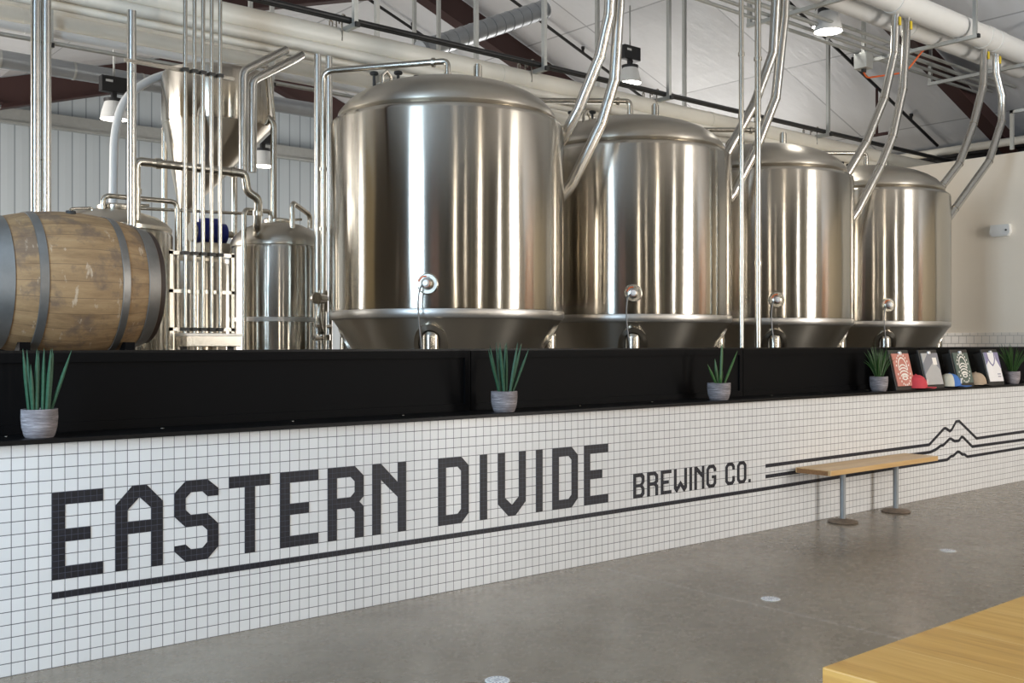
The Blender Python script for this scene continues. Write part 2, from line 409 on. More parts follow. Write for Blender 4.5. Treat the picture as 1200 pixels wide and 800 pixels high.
# ------------------------------------------------------------------ tiled bar-front wall, lettering
WT = 18*P
wall = struct(MB().box(-.6, 0, 0, 13.488, .36, WT).build('wall_bar_front', M['white_tile']))
G = {}
def bxp(x0, z0, x1, z1): return [(x0, z0), (x1, z0), (x1, z1), (x0, z1)]
G['E'] = [bxp(0, 0, 1, 7), bxp(1, 6, 4, 7), bxp(1, 3, 3, 4), bxp(1, 0, 4, 1)]
G['A'] = [[(0, 0), (1, 0), (1, 5), (2, 6), (2, 7), (1.4, 7), (0, 5.5)], [(4, 0), (4, 5.5), (2.6, 7), (2, 7), (2, 6), (3, 5), (3, 0)], bxp(1, 3, 3, 4)]
G['S'] = [[(0, 6), (1, 7), (3, 7), (4, 6.15), (4, 5.5), (3, 5.5), (2.5, 6), (1.5, 6), (1, 5.5), (1, 4.5), (1.5, 4), (3, 4), (4, 3), (4, 1), (3, 0), (1, 0), (0, 1), (0, 1.45), (1, 1.5), (1.5, 1), (2.5, 1), (3, 1.5), (3, 2.5), (2.5, 3), (1, 3), (0, 4)]]
G['T'] = [bxp(0, 6, 4, 7), bxp(1.5, 0, 2.5, 6)]
G['R'] = [bxp(0, 0, 1, 7), [(1, 7), (3, 7), (4, 6), (4, 4), (3.5, 3.5), (4, 3), (4, 0), (3, 0), (3, 2.5), (2.5, 3), (1, 3), (1, 4), (2.5, 4), (3, 4.5), (3, 5.5), (2.5, 6), (1, 6)]]
G['N'] = [bxp(0, 0, 1, 7), bxp(3, 0, 4, 7), [(1, 7), (1, 5.4), (3, 3.5), (3, 5)]]
G['D'] = [bxp(0, 0, 1, 7), [(1, 7), (3, 7), (4, 6), (4, 1), (3, 0), (1, 0), (1, 1), (2.5, 1), (3, 1.5), (3, 5.5), (2.5, 6), (1, 6)]]
G['V'] = [[(0, 7), (0, 1.45), (1.5, 0), (2, 0), (2, 1.2), (1, 2.05), (1, 7)], [(4, 7), (3, 7), (3, 2.05), (2, 1.2), (2, 0), (2.5, 0), (4, 1.45)]]
G['I'] = [bxp(0, 0, 1, 7)]
g = {k: [[(x*.5, z*3/7) for x, z in p] for p in G[k]] for k in 'ERNI'}
g['B'] = [bxp(0, 0, .5, 3), [(.5, 3), (1.6, 3), (2, 2.6), (2, 1.9), (1.7, 1.5), (2, 1.1), (2, .4), (1.6, 0), (.5, 0), (.5, .45), (1.3, .45), (1.5, .65), (1.5, 1.05), (1.25, 1.3), (.5, 1.3), (.5, 1.7), (1.25, 1.7), (1.5, 1.95), (1.5, 2.35), (1.3, 2.55), (.5, 2.55)]]
wl_ = [(0, 3), (0, .5), (.45, 0), (.6, 0), (1.25, .75), (1.25, 1.45), (.6, .75), (.5, .85), (.5, 3)]
g['W'] = [wl_, [(2.5-x, z) for x, z in wl_][::-1]]
g['G'] = [[(2, 2.1), (2, 2.5), (1.5, 3), (.5, 3), (0, 2.5), (0, .5), (.5, 0), (1.5, 0), (2, .5), (2, 1.6), (1.1, 1.6), (1.1, 1.2), (1.5, 1.2), (1.5, .65), (1.3, .45), (.7, .45), (.5, .65), (.5, 2.35), (.7, 2.55), (1.3, 2.55), (1.5, 2.35), (1.5, 2.1)]]
g['C'] = [[(2, 2.), (2, 2.5), (1.5, 3), (.5, 3), (0, 2.5), (0, .5), (.5, 0), (1.5, 0), (2, .5), (2, 1.15), (1.5, 1.15), (1.5, .65), (1.3, .45), (.7, .45), (.5, .65), (.5, 2.35), (.7, 2.55), (1.3, 2.55), (1.5, 2.35), (1.5, 2.)]]
oh = [(1, 3), (.5, 3), (0, 2.5), (0, .5), (.5, 0), (1, 0), (1, .45), (.7, .45), (.5, .65), (.5, 2.35), (.7, 2.55), (1, 2.55)]
g['O'] = [oh, [(2-x, z) for x, z in oh][::-1]]
g['.'] = [bxp(0, 0, .45, .45)]
def letter(ch, i, z, tab):
    m = MB()
    for poly in tab[ch]: m.prism([(X0+(i+x)*P, (z+q)*P) for x, q in poly], (-.0025, .001))
    return m.build('letter', M['dark_tile'], wall)
for ch, i in zip('EASTERN', (0, 5, 10, 15, 20, 25, 30)): letter(ch, i, 7, G)
for ch, i in zip('DIVIDE', (38, 43.5, 46, 51.5, 54, 59)): letter(ch, i, 7, G)
for ch, i in zip('BREWINGCO.', (67.34, 69.83, 72.34, 74.83, 77.83, 78.8, 81.23, 85.15, 87.67, 90.17)): letter(ch, i, 7, g)
def stripe(pts, hw=.25):
    """mosaic stripe following a ridge line; pts in tile units"""
    m = MB(); V = [Vector((a, b)) for a, b in pts]; L = []; R_ = []
    for k, p in enumerate(V):
        d0 = (V[k]-V[k-1]).normalized() if k else (V[1]-V[0]).normalized()
        d1 = (V[k+1]-V[k]).normalized() if k < len(V)-1 else d0
        t = (d0+d1).normalized(); nrm = Vector((-t.y, t.x)); s_ = hw/max(.45, abs(nrm.dot(Vector((-d0.y, d0.x)))))
        L.append(p+nrm*s_); R_.append(p-nrm*s_)
    for k in range(len(V)-1):
        m.prism([(X0+q.x*P, q.y*P) for q in (R_[k], R_[k+1], L[k+1], L[k])], (-.0025, .001))
    return m.build('stripe', M['dark_tile'], wall)
XE = 216.4
stripe([(0, 5.73), (94, 5.8), (145.2, 6.1), (146.6, 6.62), (147.3, 6.6), (148.8, 7.2), (149.4, 7.15), (150.6, 6.62), (151.3, 6.6), (152.4, 6.1), (174, 6.25), (XE, 6.3)])
stripe([(94, 7.47), (139.5, 7.8), (141.3, 8.1), (143.0, 8.65), (143.8, 8.65), (146, 9.6), (146.5, 9.6), (147.8, 9.12), (149.3, 9.1), (150.2, 9.66), (150.8, 9.63), (154.2, 7.75), (174, 7.75), (XE, 7.8)])
stripe([(94, 8.96), (131, 9.03), (139.1, 9.05), (144.1, 11.5), (144.7, 11.5), (146.1, 10.95), (146.8, 11.15), (148.3, 12.45), (149.4, 12.5), (155.8, 9.12), (174, 9.3), (XE, 9.4)])

# black steel ledge and splash panel on the wall
pn = empty('bar_rail', (6.4, .3, WT), 'long black steel rail with ledge and upright panel on top of the white tiled wall', 'bar rail')
pn['kind'] = 'structure'; 
def L(o, par): o.matrix_parent_inverse = Matrix.Translation(-par.location); return o
LZ = WT+.022
L(MB().box(-.6, -.03, WT, 13.487, .36, LZ, bev=.003).build('ledge', M['black_ledge'], pn), pn)
PT = 1.42
L(MB().box(-.6, .30, LZ, 13.487, .34, PT-.01).build('panel', M['black_steel'], pn), pn)
L(MB().box(-.6, .285, PT-.012, 13.487, .36, PT).build('cap', M['black_ledge'], pn), pn)
seam = [-.6, 3.95, 6.72, 9.5, 12.2, 13.48]
for a, b in zip(seam, seam[1:]):
    m = MB(); t_ = .045
    m.box(a+.004, .285, LZ+.001, b-.004, .30, LZ+t_); m.box(a+.004, .285, PT-.012-t_, b-.004, .30, PT-.013)
    m.box(a+.004, .285, LZ+t_, a+t_, .30, PT-.012-t_); m.box(b-t_, .285, LZ+t_, b-.004, .30, PT-.012-t_)
    L(m.build('panel_frame', M['black_steel'], pn), pn)
m = MB()
for i in range(18):
    x = .5+i*.72; m.lathe([(0, .004), (.008, .003), (.011, 0)], 10, None, (x, .2, LZ))
L(m.build('screw_heads', M['pipe_steel'], pn), pn)['kind'] = 'stuff'

# ------------------------------------------------------------------ conical fermenters
R = .95; TY = 1.904
GRP = 'row of four large steel fermenters'
def make_fermenter(label):
    t = empty('fermenter_tank', (0, 0, 0), label, 'tank', GRP)
    prof = [(.995*R, 1.70), (R, 1.72), (R, 3.175), (.992*R, 3.20), (.97*R, 3.217), (.90*R, 3.232)]
    MB().lathe(prof, 96).build('jacket', M['steel'], t)
    MB().lathe([(.965*R, 1.635), (.99*R, 1.645), (1.002*R, 1.665), (1.002*R, 1.70), (.995*R, 1.712)], 96).build('weld_band', M['steel_band'], t)
    d = MB().lathe([(.89*R, 3.228), (.915*R, 3.236), (.932*R, 3.255), (.930*R, 3.285), (.905*R, 3.318), (.88*R, 3.345), (.84*R, 3.385), (.76*R, 3.435), (.64*R, 3.488), (.48*R, 3.535), (.3*R, 3.57), (.12*R, 3.585), (0, 3.587)], 96).build('dome', M['steel_dome'], t)
    MB().lathe([(.975*R, 1.638), (.95*R, 1.61), (.07, .30), (.07, .24), (0, .24)], 96).build('cone', M['cone_steel'], t)
    for a in (225, 315, 45, 135):
        c, s_ = math.cos(math.radians(a)), math.sin(math.radians(a)); rr = .865*R
        m = MB().cyl((rr*c, rr*s_, 0.02), (rr*c, rr*s_, 1.50), .07, 24)
        m.sphere((rr*c, rr*s_, 1.50), .07, n=24)
        lg = m.build('leg', M['pipe_steel'], t)
        MB().lathe([(0, .02), (.1, .02), (.1, 0), (0, 0)], 24, None, (rr*c, rr*s_, 0)).build('foot', M['pipe_steel'], lg)
        # doubler plate on the cone
        pl = MB()
        k = 1.22; tilt = math.atan2(.9, 1.36)
        mt = Matrix.Translation((.80*c, .80*s_, 1.445)) @ Matrix.Rotation(math.radians(a), 4, 'Z') @ Matrix.Rotation(PI/2+.566, 4, 'Y')
        pl.lathe([(.10, -.01), (.135, -.01), (.135, .012), (.10, .012)], 32, mt @ Matrix.Diagonal((1.35, .95, 1, 1)))
        pl.build('leg_pad', M['cone_steel'], lg)
    a = math.radians(225); c, s_ = math.cos(a), math.sin(a)
    rot = Matrix.Translation((R*c, R*s_, 1.885)) @ Matrix.Rotation(a, 4, 'Z') @ Matrix.Rotation(PI/2, 4, 'Y')
    fl = MB().lathe([(.0, -.02), (.078, -.02), (.078, .012), (.07, .018), (.045, .018), (.042, .04), (.03, .045), (0, .045)], 36, rot).build('port_flange', M['pipe_steel'], t)
    rot2 = rot @ Matrix.Translation((0, 0, .045))
    MB().lathe([(0, 0), (.026, 0), (.026, .04), (.018, .045), (.018, .075), (0, .075)], 20, rot2).build('probe', M['white_clip'], fl)
    MB().lathe([(.0265, .012), (.028, .012), (.028, .024), (.0265, .024)], 20, rot2).build('probe_ring', M['orange'], fl)
    # cables hanging from the probe
    q = Vector((R*c, R*s_, 0))*1.07; tn = Vector((-s_, c, 0))
    p0 = [q+tn*.0+Vector((0, 0, 1.90)), q+tn*-.045+Vector((0, 0, 1.86)), q+tn*-.06+Vector((0, 0, 1.76)), q+tn*-.055+Vector((0, 0, 1.62)), q+tn*-.03+Vector((0, 0, 1.42)), q*.98+Vector((0, 0, 1.0))]
    cb = MB().tube(rounded(p0, .06), .006, 8).build('probe_cable', M['wire'], t)
    p1 = [q+Vector((0, 0, 1.935)), q+tn*-.03+Vector((0, 0, 1.935)), q+tn*-.055+Vector((0, 0, 1.90))]
    MB().tube(rounded(p1, .03), .005, 8).build('orange_lead', M['orange'], t)
    # fittings on the dome
    v = MB().cyl((0, 0, 3.57), (0, 0, 3.60), .075, 24).cyl((0, 0, 3.60), (0, 0, 3.66), .03, 16)
    v.build('top_nozzle', M['pipe_steel'], t)
    rv = MB().cyl((.22, -.12, 3.56), (.22, -.12, 3.62), .025).cyl((.22, -.12, 3.62), (.22, -.12, 3.73), .036).cyl((.22, -.12, 3.73), (.22, -.12, 3.745), .028)
    for k in range(3): rv.box(.18, -.12-.05, 3.60+k*.0, .26, -.12+.05, 3.615)
    rv.build('relief_valve', M['pipe_steel'], t)
    mw = MB().lathe([(.24, 0), (.24, .05), (.225, .06), (.2, .075), (0, .10)], 40, Matrix.Translation((-.36, .28, 3.47)) @ Matrix.Rotation(-.16, 4, 'Y')).build('manway', M['steel_dome'], t)
    for da in (200, 250, 300):
        x_, y_ = -.36+.23*math.cos(math.radians(da)), .28+.23*math.sin(math.radians(da))
        MB().cyl((x_, y_, 3.50), (x_, y_, 3.59), .012, 10).lathe([(0, 0), (.03, .004), (.036, .015), (.03, .028), (0, .03)], 12, None, (x_, y_, 3.585)).build('hand_knob', M['rubber'], mw)
    e = MB().tube([(-.66, -.05, 3.42), (-.66, -.05, 3.52), (-.62, -.05, 3.56), (-.58, -.05, 3.52), (-.58, -.05, 3.44)], .014, 10).build('lifting_lug', M['pipe_steel'], t)
    return t
def cip(t, dx, dy, low, extra=True):
    """spray-ball line: from the dome nozzle over the side and down"""
    pts = [(0, 0, 3.66), (0, 0, 3.76), (dx, dy, 3.74), (dx, dy, low)]
    m = MB().tube(rounded(pts, .09, 6), .025, 14)
    o = m.build('spray_pipe', M['pipe_steel'], t)
    d = Vector((dx, dy, 0)).normalized()
    p = d*.12; MB().tube([p+Vector((0, 0, 3.755))-d*.012, p+Vector((0, 0, 3.755))+d*.012], .038, 14).build('clamp', M['pipe_steel'], o)
    for zz in (2.9, 2.4): MB().cyl((dx, dy, zz), (dx, dy, zz+.03), .036, 14).build('clamp', M['pipe_steel'], o)
    return o
names = ['largest steel conical fermenter at the left of the row, right of the wooden barrel',
         'steel conical fermenter second from left, above the middle potted plant',
         'steel conical fermenter third from left behind two thin floor to ceiling pipes',
         'steel conical fermenter at far right of the row in front of the cream wall']
TX = [4.96, 7.113, 9.165, 11.244]
proto = make_fermenter(names[0]); tanks = [proto]
for k in range(1, 4):
    t = copy_tree(proto); t['label'] = names[k]; tanks.append(t)
for t, x in zip(tanks, TX): t.location = (x, TY, 0)
cip(tanks[0], -.66, .86, .35)
cip(tanks[1], -.93, .62, .35); cip(tanks[2], -.93, .62, .35); cip(tanks[3], -.93, .62, .35)
# valve assembly at the foot of the first spray line
vx, vy = 4.96-.66, TY+.86
va = MB()
va.cyl((vx, vy, 1.72), (vx, vy, 1.90), .042).cyl((vx-.10, vy-.06, 1.83), (vx, vy, 1.83), .05, 16)
va.cyl((vx-.12, vy-.07, 1.60), (vx+.10, vy+.05, 1.60), .016, 10).cyl((vx, vy, 1.48), (vx, vy, 1.53), .06, 18).cyl((vx-.14, vy-.09, 1.50), (vx+.02, vy, 1.50), .022, 10)
va.tube(rounded([(vx-.05, vy-.03, 1.78), (vx-.07, vy-.04, 1.68), (vx-.05, vy-.03, 1.58), (vx, vy, 1.54)], .04), .022, 12)
va.lathe([(0, 0), (.045, 0), (.05, .02), (.045, .04), (0, .04)], 18, Matrix.Translation((vx-.12, vy-.07, 1.83)) @ Matrix.Rotation(PI/2, 4, 'X'))
vo = va.build('valve_assembly', M['pipe_steel'], tanks[0]); vo.matrix_parent_inverse = Matrix.Translation(-tanks[0].location)

# ------------------------------------------------------------------ insulated coolant drops: pairs of jacketed pipes from header to tank jackets
def drop(pts, label, r=.036):
    P3 = [Vector(p) for p in pts]
    root = empty('coolant_pipe', tuple(P3[0]), label, 'pipe', 'jacketed coolant pipes dropping to the four fermenters')
    o = MB().tube(P3, r, 18).build('jacketed_pipe', M['jacket'], root); L(o, root)
    for k in range(1, len(P3)-1):
        bd = MB()
        t = ((P3[k]-P3[k-1]).normalized()+(P3[k+1]-P3[k]).normalized()).normalized()
        bd.tube([P3[k]-t*.006, P3[k]+t*.006], r*1.07, 18)
        L(bd.build('joint_band', M['pipe_steel'], root), root)
    tp = P3[0]; b = MB().box(tp.x-.02, tp.y-r-.008, tp.z-.13, tp.x+.015, tp.y-r+.002, tp.z-.04).build('yellow_tag', YEL, root); L(b, root)
YEL = simple('yellow tape', (.75, .55, .03), .5)

ZT = 5.03
DR = [([(5.98, 1.0, ZT), (5.966, 1.05, 4.133), (5.958, 1.15, 3.816), (5.854, 1.3, 3.384), (5.80, 1.42, 3.17), (5.74, 1.55, 3.00)], 'shorter jacketed pipe bending down to the right shoulder of the largest fermenter'),
      ([(6.10, 1.0, ZT), (6.077, 1.1, 3.629), (6.023, 1.2, 3.278), (5.85, 1.37, 2.78), (5.76, 1.5, 2.60)], 'longer jacketed pipe reaching the right side of the largest fermenter'),
      ([(8.19, 1.0, ZT), (8.255, 1.1, 4.253), (8.094, 1.2, 3.753), (7.80, 1.3, 3.254), (7.70, 1.4, 3.08)], 'jacketed pipe ending high on the right side of the second fermenter'),
      ([(8.32, 1.0, ZT), (8.335, 1.03, 4.589), (8.296, 1.1, 3.823), (8.134, 1.2, 3.348), (7.90, 1.3, 2.89), (7.76, 1.38, 2.70)], 'jacketed pipe reaching lower down the right side of the second fermenter'),
      ([(10.331, 1.0, ZT), (10.349, 1.03, 4.62), (10.261, 1.1, 4.117), (10.035, 1.18, 3.627), (9.76, 1.27, 3.22), (9.68, 1.33, 3.08)], 'jacketed pipe ending high on the right side of the third fermenter'),
      ([(10.564, 1.0, ZT), (10.528, 1.03, 4.249), (10.402, 1.08, 3.723), (10.226, 1.12, 3.382), (9.884, 1.2, 2.869), (9.76, 1.27, 2.68)], 'jacketed pipe reaching lower down the right side of the third fermenter'),
      ([(12.385, 1.0, ZT), (12.384, 1.02, 4.595), (12.227, 1.06, 4.113), (11.946, 1.1, 3.601), (11.60, 1.13, 3.31), (11.49, 1.17, 3.18)], 'left one of the two jacketed pipes curving down to the rightmost fermenter'),
      ([(12.688, 1.0, ZT), (12.70, 1.0, 4.79), (12.849, 1.0, 4.539), (12.838, 1.0, 4.219), (12.561, 1.03, 3.693), (11.80, 1.08, 3.05), (11.60, 1.12, 2.84)], 'kinked jacketed pipe swinging furthest right before reaching the rightmost fermenter')]
for p, lb in DR: drop(p, lb, .046)

def run(name, label, cat, p0, p1, r, mat, group=None, fit=(), fr=1.12, fw=.05):
    root = tag(MB().cyl(p0, p1, r, 24).build(name, mat), label, cat, group)
    a = Vector(p0); b = Vector(p1); d = (b-a).normalized()
    for q in fit:
        p = a+d*q; m = MB().tube([p-d*fw, p+d*fw], r*fr, 24).build('coupling', mat, root)
    return root
run('header_pipe', 'fat white coolant header overhead at upper right, nearer of two', 'pipe', (3.0, .98, 5.16), (14.0, .98, 5.16), .135, M['white_pipe'], 'overhead white coolant headers', (7.3, 9.35, 9.62, 10.6), 1.06, .08)
run('header_pipe', 'fat white coolant header overhead at upper right, further of two', 'pipe', (3.0, 1.30, 5.13), (14.0, 1.30, 5.13), .12, M['white_pipe'], 'overhead white coolant headers', (8.2, 10.3), 1.06, .08)
for i, (Y, z, r, lb) in enumerate([(1.62, 5.045, .02, 'nearest'), (1.78, 5.045, .024, 'second nearest'), (1.94, 5.045, .02, 'third nearest'), (2.10, 5.045, .02, 'furthest')]):
    run('conduit', 'thin metal conduit on the upper right trapeze, %s of four' % lb, 'conduit', (3.2, Y, z), (14.6, Y, z), r, M['galv'], 'thin overhead conduits')

# strut trapezes carrying the headers
def strut_post(m, x, y, z0, z1, w_=.021): m.box(x-w_, y-w_, z0, x+w_, y+w_, z1)
def trapeze(x, y0, y1, z, label, grp, ends=(True, True), pipes=()):
    t = empty('pipe_hanger', (x, (y0+y1)/2, z), label, 'pipe hanger', grp)
    L(MB().box(x-.021, y0-.03, z-.042, x+.021, y1+.03, z).build('cross_arm', M['galv'], t), t)
    for e, y in zip(ends, (y0, y1)):
        if e:
            m = MB(); strut_post(m, x, y, z, roofz(x)-.03); L(m.build('post', M['galv'], t), t)
            L(MB().box(x-.0225, y-.0525, z-.0425, x+.0225, y-.0305, z+.001).build('end_cap', M['rubber'], t), t) if y == y0 else None
    for (yy, zz, rr) in pipes:
        c = MB().tube([(x-.012, yy, zz), (x+.012, yy, zz)], rr+.012, 20); L(c.build('pipe_clamp', M['pipe_steel'], t), t)
    return t
HG = 'strut trapeze hangers under the white headers'
for x, lb in ((6.9, 'strut hanger under the white headers above the second fermenter'), (9.35, 'strut hanger under the white headers above the third fermenter'),
              (11.68, 'strut hanger under the white headers with near post beside the upper right pipes'), (13.35, 'strut hanger under the white headers nearest the right wall')):
    trapeze(x, .78, 2.2, 5.02, lb, HG)
# junction box on the trapeze with an orange cable
jb = empty('junction_box', (11.5, 2.05, 4.9), 'small grey junction box with orange cable under the upper right conduits', 'junction box')
L(MB().box(11.32, 1.95, 4.83, 11.48, 2.12, 5.02, bev=.008).build('box', M['galv'], jb), jb)
L(MB().lathe([(0, 0), (.03, 0), (.03, .04), (0, .04)], 14, Matrix.Translation((11.4, 2.03, 4.79))).build('gland', M['rubber'], jb), jb)
L(MB().tube(rounded([(11.4, 2.03, 4.79), (11.42, 2.0, 4.72), (11.62, 1.6, 4.74), (11.75, 1.45, 5.0), (11.8, 1.40, 5.03)], .1), .011, 8).build('cable', M['orange'], jb), jb)

# ------------------------------------------------------------------ cream pipe bank behind the tanks
GB = 'bank of cream pipes behind the fermenters'
run('cream_pipe', 'widest cream pipe on top of the bank crossing behind the fermenters', 'pipe', (.2, 3.22, 4.185), (15.6, 3.22, 4.185), .105, M['cream_pipe'], GB, (3.1, 6.4, 9.7, 12.9), 1.05, .03)
run('cream_pipe', 'middle cream pipe in the bank crossing behind the fermenters', 'pipe', (.2, 3.14, 4.045), (15.6, 3.14, 4.045), .05, M['cream_pipe'], GB)
run('cream_pipe', 'lowest cream pipe in the bank crossing behind the fermenters', 'pipe', (.2, 3.20, 3.975), (15.6, 3.20, 3.975), .034, M['cream_pipe'], GB)
BK = 'black pipes above the cream pipe bank'
run('black_pipe', 'upper black pipe running along the top of the cream pipe bank', 'pipe', (.2, 3.12, 4.345), (15.6, 3.12, 4.345), .03, M['black_pipe'], BK)
run('black_pipe', 'lower black pipe running along the top of the cream pipe bank', 'pipe', (.2, 3.03, 4.318), (15.6, 3.03, 4.318), .022, M['black_pipe'], BK)
HB = 'strut hangers holding the cream pipe bank'
for x, lb in ((2.4, 'strut hanger of the cream pipe bank above the left background tank'), (4.74, 'strut hanger of the cream pipe bank above the left edge of the largest fermenter'), (6.98, 'strut hanger of the cream pipe bank behind the gap after the largest fermenter'),
              (8.89, 'strut hanger of the cream pipe bank above the second fermenter'), (12.1, 'strut hanger of the cream pipe bank behind the third fermenter')):
    t = trapeze(x, 2.98, 3.40, 4.285, lb, HB, (True, False) )
    for y in (3.12, 3.22, 3.34):
        b = MB().cyl((x-.05, y, 4.15), (x-.05, y, 4.36), .007, 8).tube(rounded([(x-.05, y, 4.36), (x-.05, y, 4.385), (x-.02, y, 4.385), (x-.02, y, 4.33)], .02), .007, 8)
        L(b.build('hook_bolt', M['pipe_steel'], t), t)
for x, y, lb in ((8.654, 3.9, 'bare vertical strut between first two fermenter tops'), (10.238, 3.9, 'bare vertical strut right of the ceiling lamp'), (6.813, 3.9, 'bare vertical strut above the largest fermenter'), (5.55, 3.9, 'bare vertical strut near the top left of the largest fermenter')):
    m = MB(); strut_post(m, x, y, 4.02, roofz(x)-.03); o = tag(m.build('strut_channel', M['galv']), lb, 'strut', 'bare strut channels hanging from the roof')
    MB().box(x-.021, 3.42, 4.02, x+.021, y+.03, 4.06).build('cross_arm', M['galv'], o)
# second cream bank further back on the left
G2 = 'second bank of cream pipes further back'
for (Y, z, r, mt, lb) in ((5.95, 4.66, .085, M['cream_pipe'], 'widest pipe of the rear cream bank at upper left'), (5.85, 4.52, .045, M['white_pipe'], 'white pipe below the widest in the rear bank at upper left'),
                          (6.1, 4.80, .05, M['cream_pipe'], 'top pipe of the rear cream bank at upper left'), (5.75, 4.40, .022, M['galv'], 'thin lowest pipe of the rear bank at upper left')):
    run('cream_pipe', lb, 'pipe', (.2, Y, z), (12.5, Y, z), r, mt, G2, (2.6, 5.2), 1.08, .04)
for x, lb in ((2.95, 'bracket of the rear cream bank at the far left'), (5.3, 'bracket of the rear cream bank behind the hopper'), (7.6, 'bracket of the rear cream bank behind the largest fermenter')):
    trapeze(x, 5.68, 6.22, 4.37, lb, 'strut hangers holding the rear cream pipes', (True, True))
for (x, y, z0) in ((6.9, 5.4, 4.0),): pass
# sloping duct near ceiling above the largest fermenter
m = MB().cyl((7.55, 6, 5.22), (9.68, 6, 6.20), .13, 24)
sd = tag(m.build('sloping_duct', M['duct']), 'ribbed grey duct sloping up to the right above the largest fermenter', 'duct')
m = MB()
for k in range(14):
    a = Vector((7.6, 6, 5.243)).lerp(Vector((9.65, 6, 6.186)), k/13); d = (Vector((9.68, 6, 6.20))-Vector((7.55, 6, 5.22))).normalized()
    m.tube([a-d*.006, a+d*.006], .136, 24)
m.build('duct_seams', M['duct'], sd)['kind'] = 'stuff'
# big spiral duct near the back wall
sp = tag(MB().cyl((1.0, 10., 5.25), (8.4, 10., 5.25), .12, 28).build('spiral_duct', M['duct']), 'long grey spiral duct running along the back wall', 'duct')
m = MB()
for k in range(7): m.tube([(1.6+k*.95, 10., 5.25), (1.63+k*.95, 10., 5.25)], .126, 28)
m.build('duct_joints', M['galv'], sp)['kind'] = 'stuff'

# fire sprinkler lines following the roof slope
def sprk(y, xa, xb, label, off=.12):
    P0 = Vector((xa, y, roofz(xa)-off)); P1 = Vector((xb, y, roofz(xb)-off))
    o = tag(MB().cyl(P0, P1, .024, 14).build('sprinkler_pipe', M['black_pipe']), label, 'sprinkler pipe', 'black sprinkler pipes under the roof')
    n = int((xb-xa)/1.6)
    for k in range(n):
        p = P0.lerp(P1, (k+.5)/n)
        MB().cyl(p, p+Vector((0, 0, .08)), .02, 10).cyl(p+Vector((0, 0, .06)), p+Vector((0, 0, .1)), .03, 10).build('sprinkler_head', M['black_pipe'], o)
sprk(3.32, 9.2, 15.7, 'black sprinkler pipe sloping down at upper right behind the coolant drops')
sprk(7.05, 8.9, 15.7, 'black sprinkler pipe sloping behind the lamp between the first two fermenters')
sprk(9.4, 8.9, 15.7, 'black sprinkler pipe sloping near the top above the largest fermenter')
tag(MB().cyl((15.3, -3, 4.43), (15.3, 12, 4.43), .06, 18).build('cream_pipe', M['cream_pipe']), 'cream pipe running away above the right wall near the eave', 'pipe')
tag(MB().cyl((13.9, 3.32, 5.25), (13.9, 3.32, 4.55), .02, 10).cyl((13.9, 3.15, 4.55), (13.9, 3.5, 4.55), .024, 10).build('sprinkler_drop', M['red_steel']), 'short red drop pipe hanging from the sloping sprinkler line at right', 'pipe')
# white framed unit above right wall
fr = tag(MB().box(13.30, .80, 3.94, 13.34, .84, 4.44).box(13.30, .80, 4.40, 13.34, 1.11, 4.44).box(13.30, 1.07, 3.94, 13.34, 1.11, 4.44).build('square_hanger', M['galv']), 'small square strut frame standing above the right wall at the picture edge', 'strut frame')
# dark equipment beyond
# ------------------------------------------------------------------ pendant high bay lamps
def highbay(loc, label, r=.17):
    x, y, z = loc
    t = empty('high_bay_lamp', loc, label, 'lamp', 'high bay pendant lamps')
    MB().lathe([(r, 0), (r*.86, .11), (r*.66, .22), (r*.6, .22), (r*.8, .11), (r*.95, .004), (r, 0)], 32).build('reflector', M['lamp_white'], t)
    MB().lathe([(r*.93, .012), (0, .006)], 32).build('lens', M['lamp_glow'], t)
    MB().lathe([(0, .22), (r*.7, .22), (r*.72, .26), (0, .28)], 32).build('collar', M['black_pipe'], t)
    MB().box(-.03, -.03, .27, .03, .03, .36).box(-.17, -.06, .34, .17, .06, .54, bev=.01).build('driver_box', M['black_pipe'], t)
    MB().box(-.12, -.0615, .46, -.03, -.0605, .49).build('rating_plate', M['lamp_white'], t)
    MB().cyl((0, 0, .53), (0, 0, roofz(x)-z-.02), .012, 10).build('stem', M['galv'], t)
    return t
highbay((10.96, 5.55, 5.27), 'pendant lamp with black driver box hanging between the first two fermenters')
highbay((4.47, 8.38, 4.30), 'pendant lamp with black driver box near the corner at upper left')
highbay((6.83, 9.01, 4.05), 'pendant lamp hanging low in front of the ribbed wall beside the hopper')
highbay((10.15, 1.72, 4.97), 'left one of two glowing pendant lamps at upper right', .16)
highbay((11.05, 2.35, 5.35), 'right one of two glowing pendant lamps at upper right', .16)

# ------------------------------------------------------------------ tall pipes from roof to floor between the second and third fermenters
for x, y, lb, r in ((7.37, .80, 'left of two thin steel pipes between the second and third fermenters', .022), (7.61, .80, 'right of two thin steel pipes between the second and third fermenters', .028)):
    o = tag(MB().cyl((x, y, 0), (x, y, roofz(x)-.02), r, 16).build('steel_pipe', M['pipe_steel']), lb, 'pipe', 'thin floor to roof pipes')
    for z in (2.16, 3.45, 4.0): MB().tube([(x, y, z), (x, y, z+.03)], r*1.3, 16).build('clamp', M['pipe_steel'], o)
    

